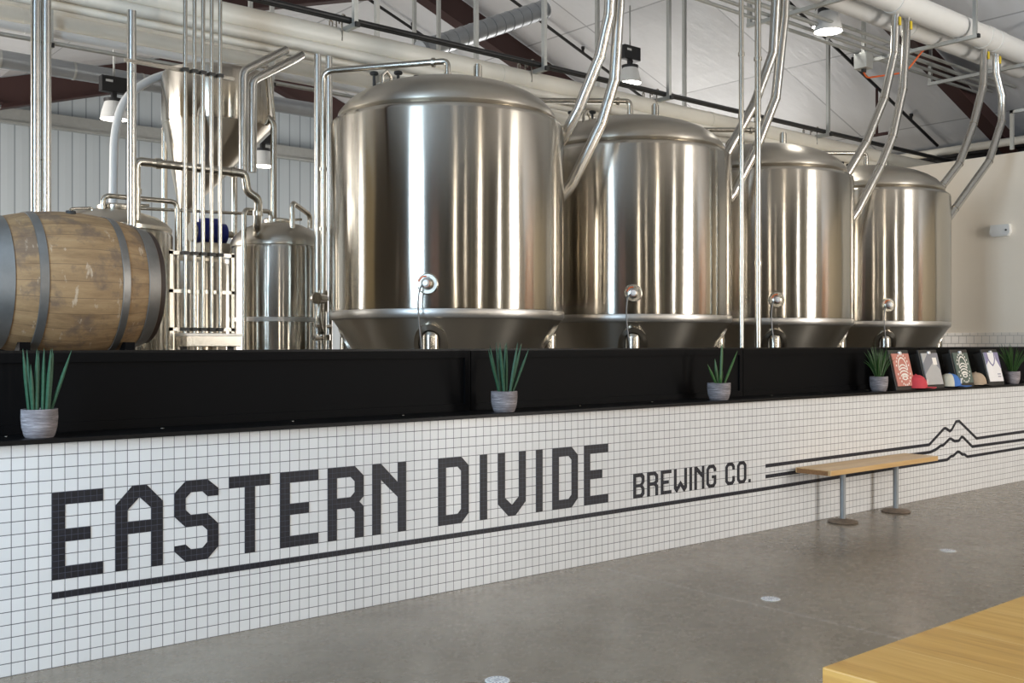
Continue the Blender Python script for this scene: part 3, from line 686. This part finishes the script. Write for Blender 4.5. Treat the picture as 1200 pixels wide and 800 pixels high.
# ------------------------------------------------------------------ left side brewhouse
def vessel(loc, r, zb, zt, dome, label, name='bright_tank', cone=.0, seam=None):
    t = empty(name, (loc[0], loc[1], 0), label, 'tank')
    MB().lathe([(r*.98, zb), (r, zb+.02), (r, zt-.03), (r*.97, zt)], 64).build('jacket', M['steel'], t)
    MB().lathe([(r*.95, zt-.02), (r*.985, zt+.0), (r*.985, zt+.03), (r*.93, zt+dome*.35), (r*.78, zt+dome*.65), (r*.5, zt+dome*.9), (r*.2, zt+dome), (0, zt+dome)], 64).build('dome', M['steel_dome'], t)
    MB().lathe([(r*.98, zb+.005), (r*.6, zb-.1), (0, zb-.16)], 64).build('lower_head', M['cone_steel'], t)
    for a in (45, 135, 225, 315):
        c, s_ = math.cos(math.radians(a)), math.sin(math.radians(a))
        MB().cyl((r*.75*c, r*.75*s_, 0), (r*.75*c, r*.75*s_, zb), .04, 14).build('leg', M['pipe_steel'], t)
    if seam: MB().lathe([(r+.001, seam-.02), (r+.005, seam-.015), (r+.005, seam+.015), (r+.001, seam+.02)], 64).build('weld_band', M['steel_band'], t)
    return t
def lid(t, x, y, z, r=.14):
    l = MB().lathe([(r, 0), (r*1.05, .02), (r*1.05, .035), (r*.9, .05), (0, .06)], 30, None, (x, y, z)).build('manway_lid', M['pipe_steel'], t)
    MB().cyl((x+r*.6, y-r, z+.04), (x+r*1.5, y-r*.9, z+.05), .012, 8).build('lid_handle', M['pipe_steel'], l)
v1 = vessel((2.74, 3.35), .47, .55, 2.33, .17, 'squat steel tank with domed lid behind the wooden barrel')
lid(v1, .03, -.05, 2.49)
m = MB().tube(rounded([(-.12, -.2, 2.47), (-.12, -.2, 2.585), (.46, -.2, 2.585), (.46, -.2, .6)], .06), .02, 12).build('spray_pipe', M['pipe_steel'], v1)
MB().tube(rounded([(-.36, -.2, 2.40), (-.36, -.2, 2.46), (-.2, -.2, 2.48), (-.2, -.2, 2.44)], .02), .012, 10).build('lifting_lug', M['pipe_steel'], v1)
v2 = vessel((4.22, 3.42), .415, .5, 2.30, .22, 'steel domed tank left of the largest fermenter', seam=1.66)
lid(v2, -.02, -.02, 2.50, .12)
MB().tube(rounded([(-.02, -.30, 1.55), (-.02, -.30, 2.67), (.26, -.1, 2.60), (.26, -.1, 2.48)], .05), .022, 12).build('spray_pipe', M['pipe_steel'], v2)
MB().tube(rounded([(-.44, -.25, .4), (-.44, -.25, 2.575), (-.12, -.1, 2.60), (-.12, -.1, 2.48)], .05), .02, 12).build('vent_pipe', M['pipe_steel'], v2)
v3 = vessel((3.80, 4.35), .36, .45, 2.20, .10, 'small steel mash vessel behind the row of five thin pipes', 'mash_vessel')
# drive motor on the vessel
mo = empty('drive_motor', (3.86, 4.0, 2.33), 'blue electric drive motor on top of the small mash vessel', 'motor')
MB().cyl((-.16, 0, .12), (.12, 0, .12), .095, 24).box(-.10, -.06, .19, .06, .06, .25, bev=.008).build('housing', M['blue_motor'], mo)
m = MB()
for k in range(9): m.tube([(-.12+k*.024, 0, .12), (-.114+k*.024, 0, .12)], .104, 24)
m.build('cooling_fins', M['blue_motor'], mo); MB().cyl((-.20, 0, .12), (-.16, 0, .12), .085, 24).build('fan_cover', M['pipe_steel'], mo)
MB().box(-.14, -.08, -.06, .14, .08, .03).cyl((.12, 0, .12), (.2, 0, .12), .03).build('mount', M['pipe_steel'], mo)
# grist hopper: cylinder with an off-centre cone, on pipe legs
hp = empty('grist_hopper', (4.19, 4.6, 0), 'raised steel hopper with slanted cone high up at the left', 'hopper')
hr = .525
MB().lathe([(hr*.98, 3.54), (hr, 3.56), (hr, 4.0), (hr*.96, 4.04), (hr*.8, 4.07), (0, 4.10)], 64).build('shell', M['steel'], hp)
m = MB(); n = 48; rings = []
ox, oy = -.766*.33, .642*.33
for k in range(9):
    f = k/8; rr = hr*.985*(1-f)+.055*f; z = 3.55-f*.80
    rings.append([m.bm.verts.new((ox*f+rr*math.cos(2*PI*j/n), oy*f+rr*math.sin(2*PI*j/n), z)) for j in range(n)])
for a, b in zip(rings, rings[1:]):
    for j in range(n): m._f([a[j], a[(j+1) % n], b[(j+1) % n], b[j]], True)
m.build('cone', M['cone_steel'], hp)
MB().cyl((ox, oy, 2.76), (ox, oy, 2.30), .06, 20).build('outlet', M['pipe_steel'], hp)
for a in (-50, -130, 50, 130):
    c, s_ = math.cos(math.radians(a)), math.sin(math.radians(a))
    MB().tube(rounded([(hr*.9*c, hr*.9*s_, 3.66), (hr*1.08*c, hr*1.08*s_, 3.58), (hr*1.08*c, hr*1.08*s_, 0)], .05), .03, 14).build('leg', M['pipe_steel'], hp)
MB().tube(rounded([(hr*.2, -hr*.1, 4.08), (hr*.2, -hr*.1, 4.16), (hr*.6, -hr*.85, 4.10), (hr*.75, -hr*.75, 3.6)], .04), .014, 10).build('vent_pipe', M['pipe_steel'], hp)
# five thin vertical pipes with clamp bars over a steel tray
rk = []
for i, x in enumerate((3.04, 3.112, 3.179, 3.247, 3.315)):
    tag(MB().cyl((x, 2.6, 1.53), (x, 2.6, 4.6 if i % 2 else 4.7), .0155, 12).build('riser_pipe', M['pipe_steel']), 'thin vertical steel riser, %s of five beside the hopper' % ('leftmost', 'second from left', 'middle one', 'second from right', 'rightmost')[i], 'pipe', 'five thin risers beside the hopper')
cr = empty('pipe_rack', (3.18, 2.63, 0), 'steel frame with cross bars clamping the five thin risers', 'pipe rack')
def Lk(o, root): o.matrix_parent_inverse = Matrix.Translation(-root.location); return o
for z in (3.50, 2.13, 1.845, 1.56):
    Lk(MB().box(2.93 if z < 3 else 2.6, 2.617, z-.012, 3.44, 2.64, z+.014).build('cross_bar', M['pipe_steel'], cr), cr)
    m = MB()
    if z in (3.50, 2.13, 1.56):
        for x in (3.04, 3.112, 3.179, 3.247, 3.315): m.box(x-.022, 2.578, z-.012, x+.022, 2.617, z+.014)
        Lk(m.build('pipe_clamps', M['board'], cr), cr)
Lk(MB().box(2.93, 2.617, 0, 2.955, 2.64, 2.15).build('upright', M['pipe_steel'], cr), cr)
Lk(MB().box(3.415, 2.617, 0, 3.44, 2.64, 2.15).build('upright', M['pipe_steel'], cr), cr)
tr = empty('drip_tray', (3.2, 2.55, 1.43), 'shallow steel tray at the bottom of the five thin risers', 'tray')
Lk(MB().box(2.99, 2.45, 1.43, 3.42, 2.65, 1.528, bev=.006).build('tray_body', M['pipe_steel'], tr), tr)
Lk(MB().box(2.98, 2.44, 1.51, 3.43, 2.66, 1.53, bev=.004).build('rim', M['steel_band'], tr), tr)
Lk(MB().box(3.0, 2.56, 0, 3.04, 2.60, 1.43).box(3.37, 2.56, 0, 3.41, 2.60, 1.43).build('stand', M['board'], tr), tr)
# jacketed posts at the far left
GP = 'jacketed pipes rising behind the barrel'
def jpost(x, y, z0, z1, r, lb):
    o = tag(MB().cyl((x, y, z0), (x, y, z1), r, 18).build('jacketed_riser', M['jacket']), lb, 'pipe', GP)
    z = z0+.25
    while z < z1: MB().tube([(x, y, z-.004), (x, y, z+.004)], r*1.05, 18).build('joint_band', M['pipe_steel'], o); z += .42
jpost(2.085, 2.95, 0, 3.93, .034, 'left of the paired jacketed risers above the barrel at far left')
jpost(2.155, 2.95, 0, 3.93, .034, 'right of the paired jacketed risers above the barrel at far left')
jpost(2.72, 2.82, 0, 3.93, .033, 'single jacketed riser right of the pair above the barrel')
# process piping with elbows
def pipe(name, label, pts, r, mat, rad=.06, group=None, cl=()):
    o = tag(MB().tube(rounded(pts, rad), r, 16).build(name, mat), label, 'pipe', group)
    for (p, d) in cl:
        p = Vector(p); d = Vector(d)*.02; MB().tube([p-d, p+d], r*1.25, 16).build('clamp', mat, o)
    return o
pipe('process_pipe', 'steel pipe with elbows crossing level below the hopper', [(2.78, 2.9, 2.38), (2.78, 2.9, 2.83), (3.66, 2.9, 2.83), (3.68, 2.9, 2.68), (3.78, 2.9, 2.64), (3.79, 2.95, 2.40), (3.95, 3.3, 2.38)], .034, M['pipe_steel'], .05, None,
     [((2.95, 2.9, 2.83), (1, 0, 0)), ((3.55, 2.9, 2.83), (1, 0, 0)), ((3.787, 2.93, 2.52), (0, 0, 1)), ((2.78, 2.9, 2.6), (0, 0, 1))])
pipe('insulated_pipe', 'left of two jacketed pipes bending up to the cream bank beside the hopper', [(3.655, 2.92, 2.85), (3.655, 2.92, 3.66), (4.08, 3.0, 3.93)], .035, M['jacket'], .05, 'jacketed pair beside the hopper')
pipe('insulated_pipe', 'right of two jacketed pipes bending up to the cream bank beside the hopper', [(3.735, 2.92, 2.85), (3.735, 2.92, 3.60), (4.15, 3.0, 3.86), (4.25, 3.05, 3.93)], .035, M['jacket'], .05, 'jacketed pair beside the hopper')
pipe('white_hose', 'white pipe curving down behind the left jacketed risers', [(4.3, 5, 4.22), (3.75, 5, 4.07), (3.42, 5, 3.80), (3.33, 5, 3.45), (3.28, 5, 0)], .04, M['white_pipe'], .3)
pipe('thin_rail', 'thin steel rail running from behind the risers toward the domed tank', [(3.2, 4.0, 2.62), (4.3, 4.0, 2.66)], .014, M['pipe_steel'], .05)
for x, lb in ((4.35, 'thin vertical pipe nearest the upper left edge of the largest fermenter'), (4.46, 'second thin vertical pipe by the upper left of the largest fermenter')):
    pipe('steel_riser', lb, [(x, 2.95, 0), (x, 2.95, 3.93)], .03, M['jacket'], .05, 'risers left of the largest fermenter')
pipe('steel_drop', 'looped white pipe below the rear cream bank left of the largest fermenter', [(4.75, 5.95, 4.60), (4.75, 5.95, 4.1), (5.1, 5.95, 4.13), (5.1, 5.95, 4.60)], .03, M['white_pipe'], .05)

# ------------------------------------------------------------------ oak barrel on a rack
bl = empty('wooden_barrel', (1.67, .86, 1.765), 'large weathered oak barrel lying on its side behind the ledge at left', 'barrel')
BL = .425; rx = Matrix.Rotation(PI/2, 4, 'Y')
def br(x): return .385-.080*(x/BL)**2
prof = [(br(-BL+2*BL*i/28), -BL+2*BL*i/28) for i in range(29)]
prof = [(.265, -BL+.035), (.28, -BL)]+prof[0:]+[(.28, BL), (.265, BL-.035)]
MB().lathe(prof, 72, rx).build('staves', M['barrel_wood'], bl)
for sx in (-1, 1):
    MB().lathe([(.27, sx*(BL-.04)), (0, sx*(BL-.04))], 48, rx).build('head', M['barrel_wood'], bl)
    MB().lathe([(br(.405)+.002, sx*.400), (br(.42)+.004, sx*.426), (.277, sx*.428), (.275, sx*.40)], 72, rx).build('rim', M['chime'], bl)
    for c, wd in ((.362, .036), (.20, .021)):
        c *= sx; pts = [(br(c-wd)+.0015, c-wd), (br(c-wd)+.005, c-wd+.002), (br(c+wd)+.005, c+wd-.002), (br(c+wd)+.0015, c+wd)]
        MB().lathe(pts, 72, rx).build('hoop', M['hoop'], bl)
MB().lathe([(0, 0), (.028, 0), (.024, .02), (0, .022)], 20, Matrix.Translation((0, -.10, .363))).build('bung', M['rubber'], bl)
rk = empty('barrel_rack', (1.67, .86, 0), 'black steel rack that holds the oak barrel up behind the ledge', 'rack')
for x in (-.26, .26):
    m = MB().box(x-.025, -.36, 0, x+.025, -.31, 1.40).box(x-.025, .31, 0, x+.025, .36, 1.34).box(x-.025, -.36, 1.30, x+.025, .36, 1.34)
    m.prism([(-.24, 1.34), (-.10, 1.34), (-.12, 1.40), (-.2, 1.46), (-.24, 1.46)], (x-.025, x+.025), Matrix.Rotation(PI/2, 4, 'Z'))
    m.prism([(.24, 1.34), (.10, 1.34), (.12, 1.40), (.2, 1.46), (.24, 1.46)], (x-.025, x+.025), Matrix.Rotation(PI/2, 4, 'Z'))
    
    m.build('cradle', M['black_steel'], rk)
MB().box(-.26, -.36, .3, .26, -.32, .34).box(-.26, .32, .3, .26, .36, .34).build('brace', M['black_steel'], rk)

# ------------------------------------------------------------------ potted plants on the ledge
def pot(par, r, h):
    MB().lathe([(0, 0), (r*.74, 0), (r*.82, .008), (r*.95, h*.35), (r, h*.7), (r*.985, h), (r*.9, h), (r*.88, h*.86), (0, h*.86)], 40).build('pot', M['pot'], par)
    MB().lathe([(r*.885, h*.865), (0, h*.875)], 30).build('soil', M['soil'], par)
def blade(par, base, tip, r, mat, n=6, flat=1.0, bend=0.0, name='leaf'):
    b, t = Vector(base), Vector(tip); d = t-b; side = Vector((d.x, d.y, 0)); K = 7
    P_ = [b+d*(k/K)+Vector((0, 0, 1))*bend*math.sin(PI*k/K)-side*bend*math.sin(PI*k/K)*2 for k in range(K+1)]
    rr = [r*(.85+.15*math.sin(PI*k/K)) if k < K*.55 else r*(1-((k/K-.55)/.45)**1.5*.93) for k in range(K+1)]
    m = MB().tube(P_, r, n, True, rr)
    return m.build(name, mat, par)
PY = .075
def snake(x, leaves, h, label, r=.074, mat=None, lr=.0092):
    t = empty('potted_plant', (x, PY, LZ), label, 'potted plant', 'potted plants on the black ledge')
    pot(t, r, .128)
    for (bx_, by_, tx, ty, tz) in leaves: blade(t, (bx_, by_, .11), (tx, ty, tz), lr*random.uniform(.9, 1.15), mat or M['snake_leaf'], 8)
    return t
snake(1.33, [(-.045, -.01, -.075, -.02, .40), (-.03, .02, -.045, .03, .395), (-.02, -.03, -.02, -.035, .40), (-.005, .01, .0, .01, .39), (.005, -.03, .012, -.03, .402), (.02, .02, .03, .03, .39), (.03, -.03, .045, -.04, .40), (.035, 0, .06, .0, .38), (.04, -.02, .125, -.05, .395), (.02, -.04, .035, -.05, .40), (-.035, -.03, -.05, -.05, .33)], .3, 'tall snake plant with straight upright leaves in a grey pot, in front of the barrel', .078)
snake(4.05, [(-.05, -.02, -.16, -.04, .39), (-.04, 0, -.115, 0, .415), (-.025, -.03, -.075, -.05, .43), (-.012, .02, -.04, .03, .43), (0, -.02, -.005, -.03, .43), (.012, .01, .025, .02, .425), (.02, -.03, .06, -.06, .43), (.035, -.01, .125, -.02, .425), (.045, -.02, .16, -.05, .39), (-.0, .03, .0, .05, .41)], .3, 'snake plant with fanned out leaves in a grey pot below the largest fermenter', .083)
snake(6.15, [(-.04, -.01, -.17, -.03, .27), (-.015, 0, -.035, .01, .31), (-.005, -.02, -.005, -.03, .44), (.015, 0, .07, .02, .425), (.03, -.02, .16, -.05, .37), (.01, .02, .04, .02, .24), (-.02, -.03, -.05, -.05, .19), (.03, .01, .07, .02, .22)], .3, 'sparse aloe with few pointed leaves in a grey pot below the second fermenter', .088, M['aloe_leaf'], .0105)
def grassy(x, label, r, n, h, spread):
    t = empty('potted_plant', (x, PY, LZ), label, 'potted plant', 'potted plants on the black ledge'); pot(t, r, .13)
    for k in range(n):
        a = random.uniform(0, 2*PI); q = random.uniform(.1, 1); bb = (.03*math.cos(a)*q, .03*math.sin(a)*q, .11)
        tp = (spread*q*math.cos(a), min(spread*q*math.sin(a), .17), h*random.uniform(.75, 1.03)-.10*q*q)
        blade(t, bb, tp, .0045, M['grass_leaf'], 5, 1, .03*q, 'leaf')
grassy(8.40, 'grassy plant in a pale pot left of the salmon display board', .080, 44, .44, .16)
grassy(11.04, 'grassy plant in a grey pot at the right picture edge on the ledge', .08, 44, .46, .19)

# ------------------------------------------------------------------ merchandise boards and caps
def emblem(m, cx, cz, s, d):
    """oval badge with curved bands, in the board plane (x, z)"""
    def arc(r0x, r0z, wd, a0, a1, n=28, cz_=0, y=d):
        pts = []
        for k in range(n+1):
            a = a0+(a1-a0)*k/n; pts.append((cx+r0x*math.cos(a)*s, cz+(cz_+r0z*math.sin(a))*s))
        for k in range(n+1):
            a = a1-(a1-a0)*k/n; pts.append((cx+(r0x-wd)*math.cos(a)*s, cz+(cz_+(r0z-wd)*math.sin(a))*s))
        return pts
    def strip(pts):
        n = len(pts)//2
        for k in range(n-1): m.prism([pts[k], pts[k+1], pts[2*n-2-k], pts[2*n-1-k]], (d-.0012, d))
    strip(arc(.62, .80, .10, -.2, PI+.2, 28, .12))
    for j, (zz, wx) in enumerate(((.30, .5), (.08, .56), (-.14, .6), (-.36, .55), (-.56, .42))):
        strip(arc(wx, .30, .09, .25, PI-.25, 18, zz-.2))
    strip(arc(.36, .22, .08, 0, 2*PI, 24, -.55))
    for k in range(22):
        a = 2*PI*k/22
        if k % 11 == 0: continue
        x_, z_ = cx+.86*math.cos(a)*s, cz+1.12*math.sin(a)*s; q = .07*s
        m.prism([(x_-q, z_-q), (x_+q*.6, z_-q), (x_+q, z_+q), (x_-q*.4, z_+q)], (d-.0012, d))
salmon = simple('salmon cotton', (.50, .20, .155), .85, 0, .1, 30); dgreen = simple('dark green cotton', (.10, .125, .105), .85, 0, .1, 30)
lgrey = simple('light grey cotton', (.42, .41, .40), .85, 0, .05, 30); mgrey = simple('mid grey cotton', (.22, .22, .24), .85); offw = simple('white cotton', (.76, .74, .74), .85)
violet = simple('violet grey cotton', (.24, .22, .34), .85); whitep = simple('white print', (.80, .76, .70), .7); greyp = simple('grey print', (.3, .3, .36), .7)
def board(x, label, kind):
    t = empty('display_board', (x, .015, LZ), label, 'display board', 'shirt display boards leaning on the panel')
    W, Hh = .345, .375; tilt = -.235
    rot = Matrix.Rotation(tilt, 4, 'X')
    def fin(m, name, mat, par=t):
        o = m.build(name, mat, par); o.data.transform(rot); return o
    fin(MB().box(0, 0, 0, W, .018, Hh, bev=.003).box(0, .018, .0, .012, .09, Hh-.03).box(W-.012, .018, 0, W, .09, Hh-.03), 'board', M['board'])
    s0, s1, z0, z1 = .022, W-.022, .035, Hh-.035
    cl = dict(a=salmon, b=lgrey, c=dgreen, d=offw)[kind]
    sh = fin(MB().box(s0, -.012, z0, s1, 0, z1, bev=.004), 'folded_shirt', cl)
    cx, cz = (s0+s1)/2, (z0+z1)/2
    if kind in 'ac':
        m = MB(); emblem(m, cx, cz, .128, -.012); fin(m, 'printed_emblem', whitep, sh)
    if kind == 'b':
        fin(MB().prism([(s0, z1-.10), (s0+.12, z1-.0), (s1, z1-.0), (s1, z1-.17), (s0+.2, z1-.08), (s0, z0+.10)], (-.0135, -.012)), 'printed_band', mgrey, sh)
        fin(MB().box(s1-.12, -.0148, z1-.115, s1-.045, -.0136, z1-.045), 'printed_badge', whitep, sh)
    if kind == 'd':
        fin(MB().prism([(s0, z1), (s0+.055, z1), (s0+.055, z1-.09), (s0, z1-.13)], (-.0135, -.012)).prism([(s1-.075, z1), (s1, z1), (s1, z1-.18), (s1-.075, z1-.07)], (-.0135, -.012)), 'sleeve', violet, sh)
        m = MB(); pts = [(s0+.05, z1, ), (s0+.06, z1-.07), (s0+.09, z1-.115), (s0+.13, z1-.14), (s0+.17, z1-.115), (s0+.2, z1-.07), (s0+.21, z1)]
        m.tube([(a, -.013, b) for a, b in pts], .006, 6); fin(m, 'collar', violet, sh)
        m = MB()
        for k in range(4): m.box(s1-.105+k*.018, -.0135, z0+.07, s1-.093+k*.018, -.0121, z0+.083)
        for k in range(3): m.box(s1-.105+k*.022, -.0135, z0+.045, s1-.087+k*.022, -.0121, z0+.056)
        fin(m, 'small_print', greyp, sh)
    fin(MB().box(cx-.022, -.02, Hh-.045, cx+.022, 0, Hh-.018, bev=.005).cyl((cx, -.022, Hh-.03), (cx, -.008, Hh-.03), .012, 14), 'clip', M['white_clip'])
    return t
board(8.60, 'leaning display board with salmon shirt and white oval emblem, leftmost of four', 'a')
board(9.13, 'leaning display board with plain grey folded shirt', 'b')
board(9.74, 'leaning display board with dark green shirt and white oval emblem', 'c')
board(10.39, 'leaning display board with white and violet folded shirt, rightmost of four', 'd')
def cap(x, y, label, crown, brim, panel, rz=-.6, patch=None):
    t = empty('cap', (x, y, LZ), label, 'cap', 'caps standing between the boards', rz)
    m = MB(); n = 28; rings = []
    for k in range(8):
        f = k/7; rr = .088*math.cos(f*PI/2*.97)**.8; z = .012+.108*math.sin(f*PI/2)
        rings.append([m.bm.verts.new((rr*1.08*math.cos(2*PI*j/n), rr*.95*math.sin(2*PI*j/n), z)) for j in range(n)])
    for a, b in zip(rings, rings[1:]):
        for j in range(n):
            m.slot = 1 if abs(((j+.5)/n*360+180) % 360-180) > 75 else 0
            m._f([a[j], a[(j+1) % n], b[(j+1) % n], b[j]], True)
    m._f(rings[-1], True); m._f(rings[0][::-1]); m.build('crown', [crown, panel], t)
    m = MB(); m.lathe([(0, .123), (.008, .124), (.009, .12), (0, .128)], 12); m.build('top_button', crown, t)
    m = MB(); nn = 16; A = []; B = []
    for k in range(nn+1):
        a = -1.25+2.5*k/nn
        xi, yi = .088*math.cos(a)*1.0, .080*math.sin(a); xo = .045+.135*math.cos(a*.9); yo = .092*math.sin(a)
        zc = .016-.0; zo = .004+.012*math.cos(a)
        A.append((xi, yi, .014)); B.append((max(xo, xi+.001), yo, zo))
    va_ = [m.bm.verts.new(p) for p in A]; vb = [m.bm.verts.new(p) for p in B]
    vc = [m.bm.verts.new((p[0], p[1], p[2]+.005)) for p in A]; vd = [m.bm.verts.new((p[0], p[1], p[2]+.004)) for p in B]
    for k in range(nn):
        m._f([va_[k], vb[k], vb[k+1], va_[k+1]], True); m._f([vc[k], vd[k], vd[k+1], vc[k+1]], True); m._f([vb[k], vd[k], vd[k+1], vb[k+1]])
    m.build('brim', brim, t)
    t.scale = (1.12, 1.12, 1.12)
    if patch:
        mt = Matrix.Translation((.0, 0, 0)) @ Matrix.Rotation(0, 4, 'Z')
        m = MB(); m.box(.083, -.03, .035, .094, .03, .08, bev=.002); m.build('patch', patch, t)
    return t
redc = simple('red cotton twill', (.52, .045, .06), .8, 0, .1, 40); bluec = simple('blue cotton twill', (.05, .15, .42), .8, 0, .1, 40)
creamc = simple('cream mesh', (.62, .58, .46), .85, 0, .1, 80); tanc = simple('tan cotton', (.40, .30, .21), .85, 0, .15, 40); brownc = simple('dark brown twill', (.055, .047, .04), .8)
pinkp = simple('pale print', (.75, .62, .58), .8)
cap(8.965, .03, 'red cap between the salmon board and the grey board', redc, redc, redc, -.45, pinkp)
cap(9.60, .03, 'blue and cream trucker cap left of the dark green board', bluec, bluec, creamc, -.85, whitep)
cap(10.17, .05, 'tan cap with dark brim between the green and white boards', tanc, brownc, tanc, -.75)

# ------------------------------------------------------------------ bench, floor markers, table, wall lamp
bn = empty('wall_bench', (8.1, -.19, 0), 'oak plank bench on two grey pedestals in front of the tiled wall', 'bench')
bm_ = MB().box(-1.13, -.165, .425, .54, .155, .467, bev=.006).build('seat', M['bench_wood'], bn)
MB().box(-1.131, -.14, .428, -1.129, .14, .462).build('end_grain', simple('dark end grain', (.25, .12, .045), .7, 0, .4, 60), bm_)
for x in (-.70, .12):
    lg = MB().cyl((x, 0, .012), (x, 0, .415), .024, 20).build('leg', simple('grey painted steel tube', (.26, .27, .275), .4, .4), bn)
    MB().lathe([(0, .0), (.115, 0), (.122, .008), (.11, .018), (.05, .024), (.03, .034), (0, .034)], 36, None, (x, 0, 0)).build('base_plate', simple('rust stained cast base', (.20, .15, .11), .6, .3, .8, 22), lg)
    MB().box(x-.08, -.1, .415, x+.08, .1, .425).build('mount_plate', M['galv'], lg)
for (x, y), lb in zip(((2.785, -1.412), (4.867, -1.317), (6.958, -1.297)), ('round white floor marker nearest the camera at the bottom edge', 'round white floor marker beside the pale floor joint', 'round white floor marker furthest right beyond the bench')):
    t = empty('floor_marker', (x, y, .0), lb, 'floor marker', 'round white floor markers')
    MB().lathe([(0, .0025), (.052, .0025), (.055, 0)], 36).build('disc', M['lamp_white'], t)
    m = MB()
    for k in range(16):
        a = 2*PI*k/16; m.box(-.003, .034, .0025, .003, .046, .003, Matrix.Rotation(a, 4, 'Z'))
    m.box(-.022, -.012, .0025, .022, -.006, .003).box(-.018, .0, .0025, .018, .005, .003).box(-.02, .011, .0025, .02, .016, .003)
    m.build('printed_mark', greyp, t)
tb = empty('wooden_table', (2.7, -4.0, 0), 'yellow pine plank table in the bottom right foreground', 'table')
o = Lk(MB().box(1.942, -4.50, .705, 3.9, -3.563, .75, bev=.004).build('table_top', M['table_wood'], tb), tb)
for x, y in ((2.12, -3.75), (3.72, -3.75), (2.12, -4.32), (3.72, -4.32)):
    Lk(MB().box(x-.035, y-.035, 0, x+.035, y+.035, .705).build('leg', M['black_steel'], tb), tb)
Lk(MB().box(2.12, -3.77, .64, 3.72, -3.73, .70).box(2.12, -4.34, .64, 3.72, -4.30, .70).build('apron', M['black_steel'], tb), tb)
el = empty('emergency_light', (13.5, 1.30, 2.93), 'white emergency light mounted on the cream wall at right', 'emergency light')
mm_ = Matrix.Rotation(PI/2, 4, 'Z')
MB().prism([(-.13, -.03), (-.10, -.075), (.10, -.075), (.13, -.03), (.12, .075), (-.12, .075)], (0, .07), mm_).build('housing', M['lamp_white'], el)
MB().lathe([(0, 0), (.012, 0), (.012, .01), (0, .012)], 14, Matrix.Translation((-.07, -.085, -.0)) @ Matrix.Rotation(-PI/2, 4, 'Y')).build('status_lamp', M['board'], el)
MB().box(-.075, -.10, -.055, -.02, .10, -.04).build('diffuser', M['white_clip'], el)
